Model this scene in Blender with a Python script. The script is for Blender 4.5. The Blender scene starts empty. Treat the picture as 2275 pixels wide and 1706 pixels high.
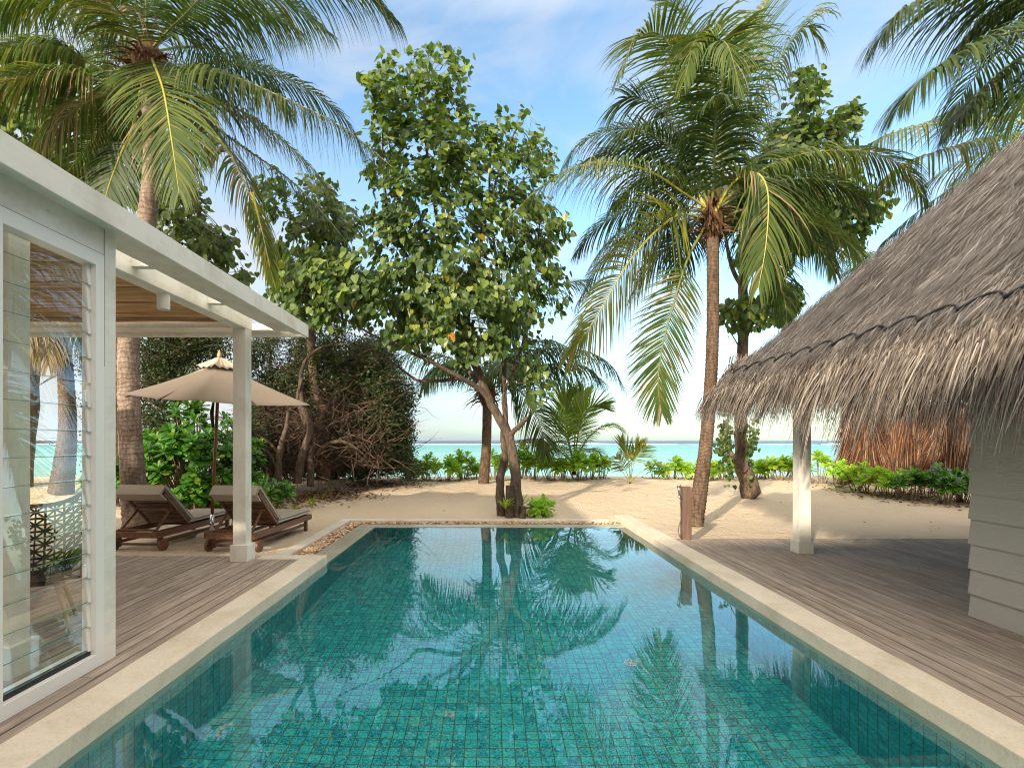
import bpy, math, random
from mathutils import Vector, Matrix, noise
R=math.radians
rng=random.Random(7)
scene=bpy.context.scene
COL=scene.collection
V=Vector
UP=V((0,0,1))
# ------------------------------------------------------------------ helpers
F=1170.0; CX=1088.0; CY=979.0; H=1.5
def at(px,py,Y):
    "point at true depth Y seen at photo position px,py"
    return V(((px-CX)/F*Y, Y, H-(py-CY)/F*Y))
def lerp(a,b,t): return a+(b-a)*t
def sstep(a,b,x):
    t=max(0,min(1,(x-a)/(b-a))); return t*t*(3-2*t)
class MB:
    def __init__(s): s.v=[]; s.f=[]; s.m=[]; s.cur=0
    def add(s,vs,fs):
        o=len(s.v); s.v.extend([tuple(p) for p in vs])
        for f in fs: s.f.append(tuple(i+o for i in f)); s.m.append(s.cur)
    def box(s,x0,x1,y0,y1,z0,z1,M=None):
        vs=[V((x,y,z)) for x in (x0,x1) for y in (y0,y1) for z in (z0,z1)]
        if M is not None: vs=[M@p for p in vs]
        s.add(vs,[(0,1,3,2),(4,6,7,5),(0,4,5,1),(2,3,7,6),(0,2,6,4),(1,5,7,3)])
    def bar(s,a,b,w,h,up=UP):
        a=V(a);b=V(b);d=(b-a).normalized()
        x=d.cross(up)
        if x.length<1e-4: x=V((1,0,0))
        x.normalize(); z=x.cross(d).normalized()
        vs=[p+x*sx*w/2+z*sz*h/2 for p in (a,b) for sx,sz in ((-1,-1),(1,-1),(1,1),(-1,1))]
        s.add(vs,[(3,2,1,0),(4,5,6,7),(0,1,5,4),(1,2,6,5),(2,3,7,6),(3,0,4,7)])
    def tube(s,pts,rad,n=8,cap=True,mod=None):
        pts=[V(p) for p in pts]; k=len(pts)
        if not hasattr(rad,'__len__'): rad=[rad]*k
        T=[]
        for i in range(k):
            a=pts[max(0,i-1)];b=pts[min(k-1,i+1)]
            t=(b-a)
            T.append(t.normalized() if t.length>1e-9 else UP)
        x=T[0].cross(V((0.31,0.95,0.1)))
        if x.length<1e-3: x=T[0].cross(V((1,0,0)))
        x.normalize(); vs=[];fs=[]
        for i in range(k):
            x=(x-T[i]*x.dot(T[i])).normalized(); y=T[i].cross(x)
            for j in range(n):
                a=2*math.pi*j/n; r=rad[i]*(mod(i,j) if mod else 1)
                vs.append(pts[i]+x*math.cos(a)*r+y*math.sin(a)*r)
        for i in range(k-1):
            for j in range(n):
                j2=(j+1)%n
                fs.append((i*n+j,i*n+j2,(i+1)*n+j2,(i+1)*n+j))
        if cap:
            fs.append(tuple(range(n-1,-1,-1))); fs.append(tuple((k-1)*n+j for j in range(n)))
        s.add(vs,fs)
    def cyl(s,a,b,r0,r1=None,n=20):
        s.tube([a,b],[r0,r0 if r1 is None else r1],n)
    def lathe(s,prof,c,n=24):
        vs=[];fs=[]
        for r,z in prof:
            for j in range(n):
                a=2*math.pi*j/n; vs.append(V((c[0]+r*math.cos(a),c[1]+r*math.sin(a),c[2]+z)))
        for i in range(len(prof)-1):
            for j in range(n):
                j2=(j+1)%n; fs.append((i*n+j,i*n+j2,(i+1)*n+j2,(i+1)*n+j))
        fs.append(tuple(range(n-1,-1,-1))); fs.append(tuple((len(prof)-1)*n+j for j in range(n)))
        s.add(vs,fs)
    def build(s,name,mat,parent=None,smooth=False,bevel=0,loc=None):
        me=bpy.data.meshes.new(name)
        me.from_pydata(s.v,[],s.f)
        mats=mat if isinstance(mat,(list,tuple)) else [mat]
        for m in mats: me.materials.append(m)
        if len(mats)>1: me.polygons.foreach_set('material_index',s.m)
        if smooth: me.polygons.foreach_set('use_smooth',[True]*len(me.polygons))
        me.update()
        o=bpy.data.objects.new(name,me); COL.objects.link(o)
        if parent is not None: o.parent=parent
        if bevel:
            b=o.modifiers.new('bevel','BEVEL'); b.width=bevel; b.segments=2; b.limit_method='ANGLE'
        return o
def tag(o,label=None,cat=None,group=None,kind=None):
    if label: o['label']=label
    if cat: o['category']=cat
    if group: o['group']=group
    if kind: o['kind']=kind
    return o
def empty(name,loc=(0,0,0),rz=0,**k):
    o=bpy.data.objects.new(name,None); COL.objects.link(o); o.location=loc; o.rotation_euler=(0,0,rz)
    o.empty_display_size=.2
    return tag(o,**k)
def reloc(mb,loc):
    "make world-space vertices relative to a thing's base"
    lx,ly,lz=loc
    mb.v=[(x-lx,y-ly,z-lz) for x,y,z in mb.v]; return mb
def copy_tree(o,parent=None):
    c=o.copy(); COL.objects.link(c); c.parent=parent
    for ch in [x for x in o.children if x is not c]: copy_tree(ch,c)
    return c
def struct(mb,name,mat,**k):
    return tag(mb.build(name,mat,**k),kind='structure')
def spline(P,n):
    "Catmull-Rom through P, n samples"
    P=[V(p) for p in P]; Q=[P[0]*2-P[1]]+P+[P[-1]*2-P[-2]]; out=[]
    m=len(P)-1
    for i in range(n):
        u=i/(n-1)*m; k=min(int(u),m-1); t=u-k
        a,b,c,d=Q[k:k+4]
        out.append(.5*((2*b)+(c-a)*t+(2*a-5*b+4*c-d)*t*t+(3*b-a-3*c+d)*t*t*t))
    return out
def rv(s=1.0): return V((rng.uniform(-s,s),rng.uniform(-s,s),rng.uniform(-s,s)))
# ------------------------------------------------------------------ materials
def newmat(name):
    m=bpy.data.materials.new(name); m.use_nodes=True; nt=m.node_tree; nt.nodes.clear()
    out=nt.nodes.new('ShaderNodeOutputMaterial')
    return m,nt,out
class NT:
    def __init__(s,nt): s.nt=nt
    def n(s,t,**k):
        x=s.nt.nodes.new('ShaderNode'+t)
        for a,b in k.items():
            if a in x.inputs.keys() : x.inputs[a].default_value=b
            else: setattr(x,a,b)
        return x
    def l(s,a,b): s.nt.links.new(a,b)
    def ramp(s,fac,stops,interp='LINEAR'):
        r=s.nt.nodes.new('ShaderNodeValToRGB'); r.color_ramp.interpolation=interp
        e=r.color_ramp.elements
        while len(e)<len(stops): e.new(0.5)
        for i,(p,c) in enumerate(stops):
            e[i].position=p; e[i].color=(c[0],c[1],c[2],1) if hasattr(c,'__len__') else (c,c,c,1)
        s.l(fac,r.inputs[0]); return r.outputs[0]
    def coord(s,kind='Object',scale=(1,1,1),rot=(0,0,0),loc=(0,0,0)):
        tc=s.n('TexCoord'); mp=s.n('Mapping'); mp.inputs['Scale'].default_value=scale; mp.inputs['Rotation'].default_value=rot; mp.inputs['Location'].default_value=loc
        s.l(tc.outputs[kind],mp.inputs[0]); return mp.outputs[0]
    def noise(s,vec,scale,detail=3,rough=.55,dist=0):
        x=s.n('TexNoise'); x.inputs['Scale'].default_value=scale; x.inputs['Detail'].default_value=detail; x.inputs['Roughness'].default_value=rough; x.inputs['Distortion'].default_value=dist
        if vec is not None: s.l(vec,x.inputs['Vector'])
        return x.outputs['Fac']
    def mixc(s,fac,a,b,mode='MIX'):
        x=s.n('Mix',data_type='RGBA',blend_type=mode)
        for i,val in ((0,fac),(6,a),(7,b)):
            if hasattr(val,'is_linked'): s.l(val,x.inputs[i])
            else: x.inputs[i].default_value=val if i==0 else (val[0],val[1],val[2],1)
        return x.outputs[2]
    def math(s,op,a,b=None,clamp=False):
        x=s.n('Math',operation=op,use_clamp=clamp)
        for i,val in ((0,a),(1,b)):
            if val is None: continue
            if hasattr(val,'is_linked'): s.l(val,x.inputs[i])
            else: x.inputs[i].default_value=val
        return x.outputs[0]
    def bump(s,h,strength=.3,dist=.01):
        b=s.n('Bump'); b.inputs['Strength'].default_value=strength; b.inputs['Distance'].default_value=dist
        s.l(h,b.inputs['Height']); return b.outputs[0]
    def pbsdf(s,out,col,rough=.5,spec=.5,normal=None,metal=0,**k):
        p=s.n('BsdfPrincipled')
        for nm,val in (('Base Color',col),('Roughness',rough),('Specular IOR Level',spec),('Metallic',metal)):
            if hasattr(val,'is_linked'): s.l(val,p.inputs[nm])
            else: p.inputs[nm].default_value=(val[0],val[1],val[2],1) if nm=='Base Color' else val
        if normal is not None: s.l(normal,p.inputs['Normal'])
        for a,b in k.items(): p.inputs[a].default_value=b
        if out is not None: s.l(p.outputs[0],out.inputs[0])
        return p.outputs[0]
def leafmat(name,stops,trans=.4,rough=.4,obvar=.25,tcol=None,spec=.35):
    m,nt,out=newmat(name); s=NT(nt)
    g=s.n('NewGeometry'); oi=s.n('ObjectInfo')
    c=s.ramp(g.outputs['Random Per Island'],stops)
    hsv=s.n('HueSaturation'); s.l(c,hsv.inputs['Color'])
    v=s.math('MULTIPLY_ADD',oi.outputs['Random'],obvar); nt.nodes[-1].inputs[2].default_value=1-obvar/2
    # large-scale mottling through the crown
    nz=s.noise(s.coord('Object'),1.3,2)
    v2=s.math('MULTIPLY_ADD',nz,.5); nt.nodes[-1].inputs[2].default_value=.75
    v3=s.math('MULTIPLY',v,v2); s.l(v3,hsv.inputs['Value'])
    p=s.pbsdf(None,hsv.outputs[0],rough,spec)
    t=s.n('BsdfTranslucent')
    tc=s.mixc(1.0,hsv.outputs[0],tcol or (1.5,1.6,.55),'MULTIPLY'); s.l(tc,t.inputs[0])
    mx=s.n('MixShader'); mx.inputs[0].default_value=trans
    s.l(p,mx.inputs[1]); s.l(t.outputs[0],mx.inputs[2]); s.l(mx.outputs[0],out.inputs[0])
    return m
def barkmat(name,c0,c1,scale=(6,6,18),rough=.9,bump=.6,dist=.02,ring=0):
    m,nt,out=newmat(name); s=NT(nt)
    vec=s.coord('Object',scale); n1=s.noise(vec,1.5,6,.65); n2=s.noise(s.coord('Object'),2.2,3)
    f=s.math('MULTIPLY_ADD',n2,.5); nt.nodes[-1].inputs[2].default_value=-.25
    f=s.math('ADD',n1,f)
    c=s.ramp(f,[(.3,c0),(.7,c1)])
    s.pbsdf(out,c,rough,.2,s.bump(n1,bump,dist)); return m
def palmbark(name,c0,c1,per):
    m,nt,out=newmat(name); s=NT(nt)
    tc=s.n('TexCoord'); sp=s.n('SeparateXYZ'); s.l(tc.outputs['Object'],sp.inputs[0])
    n0=s.noise(s.coord('Object'),3.0,5); z=s.math('ADD',sp.outputs[2],s.math('MULTIPLY',n0,.30))
    w=s.math('FRACT',s.math('DIVIDE',z,per)); ring=s.ramp(w,[(0,.3),(.18,1),(.6,.85),(1,.55)])
    n1=s.noise(s.coord('Object',(22,22,5)),1.2,6,.7); n2=s.noise(s.coord('Object'),1.6,3)
    f=s.math('ADD',n1,s.math('MULTIPLY',s.math('SUBTRACT',n2,.5),.7))
    c=s.ramp(f,[(.32,c0),(.72,c1)]); c=s.mixc(.55,c,ring,'MULTIPLY')
    h=s.math('ADD',s.math('MULTIPLY',n1,.5),ring)
    s.pbsdf(out,c,.9,.15,s.bump(h,.8,.012)); return m
def plain(name,col,rough=.5,spec=.5,nsc=8,nv=.15,bump=.15,dist=.003,metal=0,stretch=(1,1,1)):
    m,nt,out=newmat(name); s=NT(nt)
    vec=s.coord('Object',stretch); n1=s.noise(vec,nsc,5); n2=s.noise(vec,nsc*9,3)
    c=s.mixc(n1,[x*(1-nv) for x in col],[min(1,x*(1+nv)) for x in col])
    s.pbsdf(out,c,rough,spec,s.bump(n2,bump,dist),metal); return m
M={}
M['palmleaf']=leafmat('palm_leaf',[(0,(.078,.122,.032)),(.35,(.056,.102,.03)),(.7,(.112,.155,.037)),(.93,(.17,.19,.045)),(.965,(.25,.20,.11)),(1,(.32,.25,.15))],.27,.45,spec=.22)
M['palmyellow']=leafmat('palm_leaf_yellow',[(0,(.12,.17,.03)),(.5,(.18,.21,.035)),(.85,(.30,.28,.04)),(1,(.4,.3,.15))],.35,.35)
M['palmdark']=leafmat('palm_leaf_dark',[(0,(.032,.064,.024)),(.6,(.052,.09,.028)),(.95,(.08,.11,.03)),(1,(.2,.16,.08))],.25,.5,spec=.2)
M['youngleaf']=leafmat('young_palm_leaf',[(0,(.10,.17,.035)),(.6,(.14,.22,.04)),(1,(.24,.27,.06))],.38,.4)
M['palmdry']=leafmat('palm_leaf_dry',[(0,(.20,.13,.07)),(.6,(.33,.24,.15)),(1,(.42,.34,.24))],.2,.8,spec=.1)
M['rachis']=plain('palm_rachis',(.17,.2,.06),.4,.4,5,.25)
M['rachisy']=plain('palm_rachis_yellow',(.38,.35,.06),.4,.4,5,.2)
M['heart']=leafmat('heart_leaf',[(0,(.045,.082,.03)),(.3,(.07,.118,.04)),(.6,(.095,.15,.045)),(.85,(.15,.215,.055)),(.95,(.22,.29,.06)),(.997,(.26,.28,.05)),(1,(.45,.2,.03))],.35,.35)
M['heartback']=leafmat('heart_leaf_far',[(0,(.05,.085,.032)),(.5,(.085,.13,.045)),(.9,(.15,.2,.055)),(1,(.25,.26,.06))],.35,.4)
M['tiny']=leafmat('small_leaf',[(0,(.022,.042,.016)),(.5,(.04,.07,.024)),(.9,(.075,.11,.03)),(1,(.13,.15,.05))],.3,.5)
M['scaev']=leafmat('spoon_leaf',[(0,(.19,.36,.035)),(.5,(.26,.44,.04)),(.85,(.36,.52,.06)),(.97,(.5,.53,.06)),(1,(.65,.5,.05))],.42,.35)
M['scaevd']=leafmat('spoon_leaf_bush',[(0,(.035,.12,.018)),(.5,(.06,.18,.025)),(.9,(.12,.28,.04)),(1,(.25,.35,.05))],.33,.22,spec=.6)
M['lily']=leafmat('strap_leaf',[(0,(.16,.3,.03)),(.6,(.25,.4,.04)),(1,(.5,.5,.06))],.4,.35)
M['litter']=leafmat('dead_leaf',[(0,(.07,.035,.02)),(.5,(.16,.08,.045)),(.9,(.28,.16,.09)),(1,(.4,.2,.08))],.05,.9,spec=.1)
M['palmbark']=palmbark('palm_bark',(.07,.042,.03),(.25,.175,.125),.062)
M['palmbarkg']=palmbark('palm_bark_grey',(.12,.085,.065),(.40,.31,.25),.085)
M['fibre']=barkmat('palm_fibre',(.04,.02,.012),(.20,.11,.06),(20,20,4),bump=1)
M['bark']=barkmat('tree_bark',(.04,.028,.021),(.17,.125,.095),(18,18,5),bump=1)
M['barkd']=barkmat('dark_bark',(.05,.035,.027),(.21,.15,.11),(14,14,5),bump=.9)
M['twig']=barkmat('twig_bark',(.05,.033,.024),(.16,.11,.08),(5,5,5))
M['twigl']=barkmat('pale_twig_bark',(.16,.11,.08),(.36,.27,.2),(5,5,5))
M['white']=plain('white_paint',(.76,.76,.71),.45,.4,3,.05,.25,.002,stretch=(3,3,3))
M['whitew']=plain('white_post_paint',(.70,.69,.65),.5,.35,4,.09,.5,.003,stretch=(8,8,1.5))
def paint(name,col,st):
    m,nt,out=newmat(name); s=NT(nt)
    n1=s.noise(s.coord('Object',(2,2,2)),1.4,5,.65); n2=s.noise(s.coord('Object',st),3,5,.7)
    c=s.mixc(1,col,s.ramp(n1,[(.3,(.80,.79,.75)),(.55,(1,1,1))]),'MULTIPLY')
    c=s.mixc(1,c,s.ramp(n2,[(.27,(.66,.60,.50)),(.36,(.96,.95,.93)),(.5,(1,1,1))]),'MULTIPLY')
    s.pbsdf(out,c,.5,.3,s.bump(n2,.5,.002)); return m
M['white']=paint('white_paint_beam',(.86,.84,.77),(8,1.2,8)); M['whitew']=paint('white_paint_post',(.82,.80,.73),(9,9,1.2))
M['alu']=plain('white_window_frame',(.86,.85,.82),.3,.5,3,.03,.05,.001)
M['concrete']=plain('concrete',(.55,.5,.43),.9,.2,9,.2,.5,.004)
M['chrome']=plain('chrome',(.7,.7,.7),.15,.5,3,.02,0,.001,metal=1)
M['black']=plain('black_rubber',(.015,.015,.016),.5,.4,30,.3,.3,.003)
M['canvas']=plain('taupe_canvas',(.50,.40,.31),.85,.1,4,.06,.3,.001)
M['cushion']=plain('taupe_cushion',(.41,.355,.295),.9,.1,5,.06,.4,.002)
M['teak']=None
def woodmat(name,c0,c1,axis=1,rough=.6,spec=.3,island=.35,sc=1.0,warm=None,bump=.4):
    m,nt,out=newmat(name); s=NT(nt)
    st=[26*sc,26*sc,26*sc]; st[axis]=1.6*sc
    g=s.n('NewGeometry'); ri=g.outputs['Random Per Island']
    tc=s.n('TexCoord'); mp=s.n('Mapping'); mp.inputs['Scale'].default_value=st
    # shift grain per board
    cmb=s.n('CombineXYZ'); off=s.math('MULTIPLY',ri,37.0)
    for i in range(3): s.l(off,cmb.inputs[i])
    va=s.n('VectorMath',operation='ADD'); s.l(tc.outputs['Object'],va.inputs[0]); s.l(cmb.outputs[0],va.inputs[1])
    s.l(va.outputs[0],mp.inputs[0])
    n1=s.noise(mp.outputs[0],1.0,6,.62,.6)
    c=s.ramp(n1,[(.28,c0),(.72,c1)])
    mr=s.n('MapRange'); s.l(ri,mr.inputs[0]); mr.inputs[3].default_value=1-island; mr.inputs[4].default_value=1+island*.6
    hsv=s.n('HueSaturation'); s.l(c,hsv.inputs['Color']); s.l(mr.outputs[0],hsv.inputs['Value'])
    col=hsv.outputs[0]
    if warm:
        w=s.ramp(s.noise(s.coord('Object'),.7,4),[(.45,0),(.7,1)])
        col=s.mixc(s.math('MULTIPLY',w,.45),col,warm)
    # blotches
    b=s.ramp(s.noise(s.coord('Object',(3,3,3)),1.8,5,.7),[(.3,.7),(.6,1)])
    col=s.mixc(.55,col,b,'MULTIPLY')
    s.pbsdf(out,col,rough,spec,s.bump(n1,bump,.004)); return m
M['deck']=woodmat('weathered_deck',(.25,.195,.155),(.54,.455,.385),1,.8,.15,.14,warm=(.45,.34,.26))
M['teak']=woodmat('teak',(.085,.035,.017),(.23,.105,.055),1,.45,.4,.2)
M['teakx']=woodmat('teak_cross',(.085,.035,.017),(.23,.105,.055),0,.45,.4,.2)
M['pole']=woodmat('varnished_pole',(.16,.055,.018),(.30,.115,.04),2,.35,.5,.1)
M['postwood']=woodmat('shower_post_wood',(.10,.06,.045),(.25,.165,.125),2,.7,.2,.1)
M['oak']=woodmat('pale_oak',(.38,.24,.15),(.6,.42,.28),2,.5,.3,.1)
M['reed']=woodmat('reed_ceiling',(.34,.18,.07),(.80,.52,.27),0,.6,.3,.55,.6,bump=.8)
def stone(name,c,st=(1,1,1),edge=True,wet=.0):
    m,nt,out=newmat(name); s=NT(nt); v=s.coord('Object')
    n1=s.noise(v,2.2,6,.65); n2=s.noise(v,60,4,.7); n3=s.noise(v,.8,3)
    col=s.mixc(n1,[x*.86 for x in c],[x*1.08 for x in c])
    sp=s.ramp(n2,[(.36,.75),(.5,1)])
    col=s.mixc(.5,col,sp,'MULTIPLY')
    st_=s.ramp(s.noise(v,1.6,6,.7,.8),[(.42,(1,1,1)),(.7,(.78,.75,.68))]); col=s.mixc(1,col,st_,'MULTIPLY')
    s.pbsdf(out,col,.8-wet,.3,s.bump(n2,.35,.003)); return m
M['coping']=stone('coping_stone',(.76,.68,.555))
M['kerb']=stone('kerb_stone',(.70,.64,.55))
M['lip']=stone('wet_lip_stone',(.46,.45,.38),wet=.5)
M['band']=stone('pool_plaster_band',(.74,.76,.64))
def tilemat(name,rot):
    m,nt,out=newmat(name); s=NT(nt)
    v=s.coord('Object',rot=rot)
    b=s.n('TexBrick',offset=0.0,squash=1.0); s.l(v,b.inputs['Vector'])
    b.inputs['Scale'].default_value=1; b.inputs['Brick Width'].default_value=.09; b.inputs['Row Height'].default_value=.09
    b.inputs['Mortar Size'].default_value=.0042; b.inputs['Mortar Smooth'].default_value=.2; b.inputs['Bias'].default_value=0
    b.inputs['Color1'].default_value=(.0,.0,.0,1); b.inputs['Color2'].default_value=(1,1,1,1); b.inputs['Mortar'].default_value=(.5,.5,.5,1)
    n1=s.noise(v,42,4,.7,1.6)
    n2=s.math('MULTIPLY_ADD',b.outputs['Color'],.09); nt.nodes[-1].inputs[2].default_value=-.045
    f=s.math('ADD',n1,n2)
    c=s.ramp(f,[(.40,(.004,.19,.32)),(.47,(.014,.46,.56)),(.55,(.08,.78,.78))])
    c=s.mixc(b.outputs['Fac'],c,(.10,.17,.11))
    s.pbsdf(out,c,.3,.4,s.bump(b.outputs['Fac'],-.3,.003)); return m
M['tilef']=tilemat('floor_mosaic',(0,0,0))
M['tilex']=tilemat('side_mosaic',(0,R(90),0))
M['tiley']=tilemat('end_mosaic',(R(90),0,0))
def watermat():
    m,nt,out=newmat('pool_water'); s=NT(nt)
    v=s.coord('Object',(1,1,1))
    a=s.noise(v,1.1,1,.4); b=s.noise(s.coord('Object',(1,1.3,1)),7,2,.5)
    h=s.math('MULTIPLY_ADD',b,.10); s.l(a,nt.nodes[-1].inputs[2])
    g=s.n('BsdfGlass'); g.inputs['IOR'].default_value=1.333; g.inputs['Roughness'].default_value=0
    g.inputs['Color'].default_value=(.93,.99,.98,1)
    bp=s.bump(h,.34,.009)
    g=s.n('BsdfRefraction'); g.inputs['IOR'].default_value=1.333; g.inputs['Roughness'].default_value=0; g.inputs['Color'].default_value=(.93,.99,.98,1)
    gl=s.n('BsdfGlossy'); gl.inputs['Roughness'].default_value=0; gl.inputs['Color'].default_value=(1,1,1,1)
    fr=s.n('Fresnel'); fr.inputs[0].default_value=1.72
    for q in (g,gl,fr): s.l(bp,q.inputs['Normal'])
    mx=s.n('MixShader'); s.l(fr.outputs[0],mx.inputs[0]); s.l(g.outputs[0],mx.inputs[1]); s.l(gl.outputs[0],mx.inputs[2]); s.l(mx.outputs[0],out.inputs[0]); return m
M['water']=watermat()
def glassmat():
    m,nt,out=newmat('louvre_glass'); s=NT(nt)
    t=s.n('BsdfTransparent'); t.inputs[0].default_value=(.90,.955,.93,1)
    g=s.n('BsdfGlossy'); g.inputs['Roughness'].default_value=.01; g.inputs['Color'].default_value=(1,1,1,1)
    fr=s.n('LayerWeight'); fr.inputs[0].default_value=.5; fo=s.math('POWER',fr.outputs['Facing'],4.0); fo=s.math('MULTIPLY_ADD',fo,.9); fo.node.inputs[2].default_value=.10
    mx=s.n('MixShader'); s.l(fo,mx.inputs[0]); s.l(t.outputs[0],mx.inputs[1]); s.l(g.outputs[0],mx.inputs[2]); s.l(mx.outputs[0],out.inputs[0]); return m
M['glass']=glassmat()
def sandmat():
    m,nt,out=newmat('sand'); s=NT(nt); v=s.coord('Object')
    n1=s.noise(v,.6,4); n2=s.noise(v,14,5,.65); n3=s.noise(v,160,3,.7)
    col=s.mixc(n1,(.60,.48,.345),(.71,.585,.435))
    sp=s.ramp(s.noise(v,38,2,.6),[(.27,(.30,.22,.15)),(.32,(1,1,1))]); col=s.mixc(.8,col,sp,'MULTIPLY')
    gr=s.ramp(n3,[(.3,.82),(.6,1)]); col=s.mixc(.8,col,gr,'MULTIPLY')
    w=s.n('TexWave',wave_type='BANDS'); s.l(v,w.inputs[0]); w.inputs['Scale'].default_value=5.5; w.inputs['Distortion'].default_value=9; w.inputs['Detail'].default_value=2; w.inputs['Detail Scale'].default_value=.35
    h=s.math('MULTIPLY_ADD',w.outputs['Fac'],.10); s.l(n2,nt.nodes[-1].inputs[2])
    n4=s.noise(v,3.2,3)
    hh=s.math('ADD',s.math('MULTIPLY',n4,2.0),s.math('ADD',n2,s.math('MULTIPLY',w.outputs['Fac'],.12)))
    vo=s.n('TexVoronoi',feature='SMOOTH_F1'); vo.inputs['Scale'].default_value=2.6; s.l(v,vo.inputs['Vector'])
    pr=s.ramp(vo.outputs['Distance'],[(.12,0),(.26,1)]); msk=s.ramp(s.noise(v,.5,3),[(.42,0),(.6,1)])
    hh=s.math('ADD',hh,s.math('MULTIPLY',s.math('MULTIPLY',pr,msk),.7))
    s.pbsdf(out,col,.95,.1,s.bump(hh,.7,.05)); return m
M['sand']=sandmat()
def seamat():
    m,nt,out=newmat('lagoon_sea'); s=NT(nt)
    tc=s.n('TexCoord'); sp=s.n('SeparateXYZ'); s.l(tc.outputs['Object'],sp.inputs[0])
    y=sp.outputs[1]
    n=s.noise(s.coord('Object',(.004,.02,1)),1.0,4)
    yy=s.math('MULTIPLY_ADD',n,60); s.l(y,yy.node.inputs[2])
    t=s.math('DIVIDE',yy,600,clamp=True)
    c=s.ramp(t,[(0,(.32,.52,.45)),(.16,(.24,.46,.41)),(.30,(.15,.38,.35)),(.55,(.12,.33,.32)),(.72,(.12,.27,.28)),(.76,(.04,.07,.105)),(1,(.04,.068,.10))])
    st=s.ramp(s.noise(s.coord('Object',(.01,.12,1)),1.0,4),[(.35,.85),(.65,1.08)])
    c=s.mixc(1,c,st,'MULTIPLY')
    pt=s.ramp(s.noise(s.coord('Object',(.012,.035,1),loc=(3,0,0)),1.0,5,.6),[(.5,(1,1,1)),(.62,(.72,.86,.88))]); c=s.mixc(1,c,pt,'MULTIPLY')
    b=s.bump(s.noise(s.coord('Object',(.6,1.6,1)),1.0,4),.6,.4)
    s.pbsdf(out,c,.35,.18,b); return m
M['sea']=seamat()
M['foam']=plain('surf_foam',(.85,.87,.88),.8,.2,2,.1)
def thatchmat(name,stops,rough=.85):
    m,nt,out=newmat(name); s=NT(nt)
    g=s.n('NewGeometry'); c=s.ramp(g.outputs['Random Per Island'],stops)
    n=s.ramp(s.noise(s.coord('Object'),1.1,4),[(.3,.72),(.7,1.1)]); c=s.mixc(.8,c,n,'MULTIPLY'); n=s.ramp(s.noise(s.coord('Object',(2.5,9,2.5)),1.6,4,.6),[(.35,.5),(.6,1.1)]); c=s.mixc(.7,c,n,'MULTIPLY')
    s.pbsdf(out,c,rough,.2); return m
M['thatch']=thatchmat('thatch_strand',[(0,(.035,.030,.028)),(.25,(.10,.09,.083)),(.6,(.195,.183,.176)),(.9,(.29,.273,.265)),(1,(.43,.41,.40))])
M['thatchf']=thatchmat('thatch_fringe',[(0,(.07,.052,.04)),(.3,(.15,.122,.103)),(.7,(.255,.22,.19)),(1,(.40,.355,.32))])
M['thatchbase']=barkmat('thatch_mat',(.06,.045,.035),(.22,.17,.14),(30,30,30),bump=1)
M['screen']=thatchmat('palm_screen',[(0,(.025,.013,.01)),(.35,(.085,.043,.025)),(.6,(.21,.08,.03)),(.87,(.25,.14,.08)),(1,(.38,.30,.22))])
M['screenbase']=barkmat('screen_mat',(.05,.022,.012),(.2,.09,.04),(12,12,3),bump=1)
def sidingmat():
    m,nt,out=newmat('grey_siding'); s=NT(nt)
    g=s.n('NewGeometry'); cmb=s.n('CombineXYZ'); s.l(s.math('MULTIPLY',g.outputs['Random Per Island'],19.0),cmb.inputs[1])
    tc=s.n('TexCoord'); va=s.n('VectorMath',operation='ADD'); s.l(tc.outputs['Object'],va.inputs[0]); s.l(cmb.outputs[0],va.inputs[1])
    mp=s.n('Mapping'); mp.inputs['Scale'].default_value=(1,1.3,6); s.l(va.outputs[0],mp.inputs[0])
    n=s.noise(mp.outputs[0],1.4,2,.4,.3)
    w=s.math('SINE',s.math('MULTIPLY',n,110))
    s.pbsdf(out,(.47,.455,.40),.6,.35,s.bump(w,.22,.0025)); return m
M['siding']=sidingmat()
M['pebble']=None
def pebmat():
    m,nt,out=newmat('pebble'); s=NT(nt); g=s.n('NewGeometry')
    c=s.ramp(g.outputs['Random Per Island'],[(0,(.22,.10,.04)),(.25,(.50,.25,.09)),(.5,(.62,.38,.18)),(.75,(.66,.5,.33)),(1,(.8,.72,.6))])
    n=s.ramp(s.noise(s.coord('Object'),40,3),[(.3,.7),(.6,1)]); c=s.mixc(.7,c,n,'MULTIPLY')
    s.pbsdf(out,c,.35,.5); return m
M['pebble']=pebmat()
# ------------------------------------------------------------------ camera, sky, sun
cam=bpy.data.cameras.new('camera'); co=bpy.data.objects.new('camera',cam); COL.objects.link(co)
cam.sensor_width=36; cam.lens=F*36/2275; cam.shift_x=(1137.5-CX)/2275; cam.shift_y=(CY-853)/2275
co.location=(0,0,H); co.rotation_euler=(R(90),0,0); cam.clip_end=60000; cam.clip_start=.05
scene.camera=co
SUN_EL=R(21); AZ=R(213)   # azimuth clockwise from +Y: behind the camera, to the left
sd=V((math.sin(AZ)*math.cos(SUN_EL),math.cos(AZ)*math.cos(SUN_EL),math.sin(SUN_EL)))
sl=bpy.data.lights.new('sun','SUN'); sl.energy=2.1; sl.angle=R(1.2); sl.color=(1,.86,.66)
so=bpy.data.objects.new('sun',sl); COL.objects.link(so); so.rotation_euler=(-sd).to_track_quat('-Z','Y').to_euler()
w=bpy.data.worlds.new('World'); scene.world=w; w.use_nodes=True
nt=w.node_tree; nt.nodes.clear(); s=NT(nt)
sky=s.n('TexSky',sky_type='NISHITA'); sky.sun_disc=False; sky.sun_elevation=SUN_EL; sky.sun_rotation=AZ
sky.air_density=1.0; sky.dust_density=1.2; sky.ozone_density=1.2
tc=s.n('TexCoord'); sep=s.n('SeparateXYZ'); s.l(tc.outputs['Generated'],sep.inputs[0])
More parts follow.
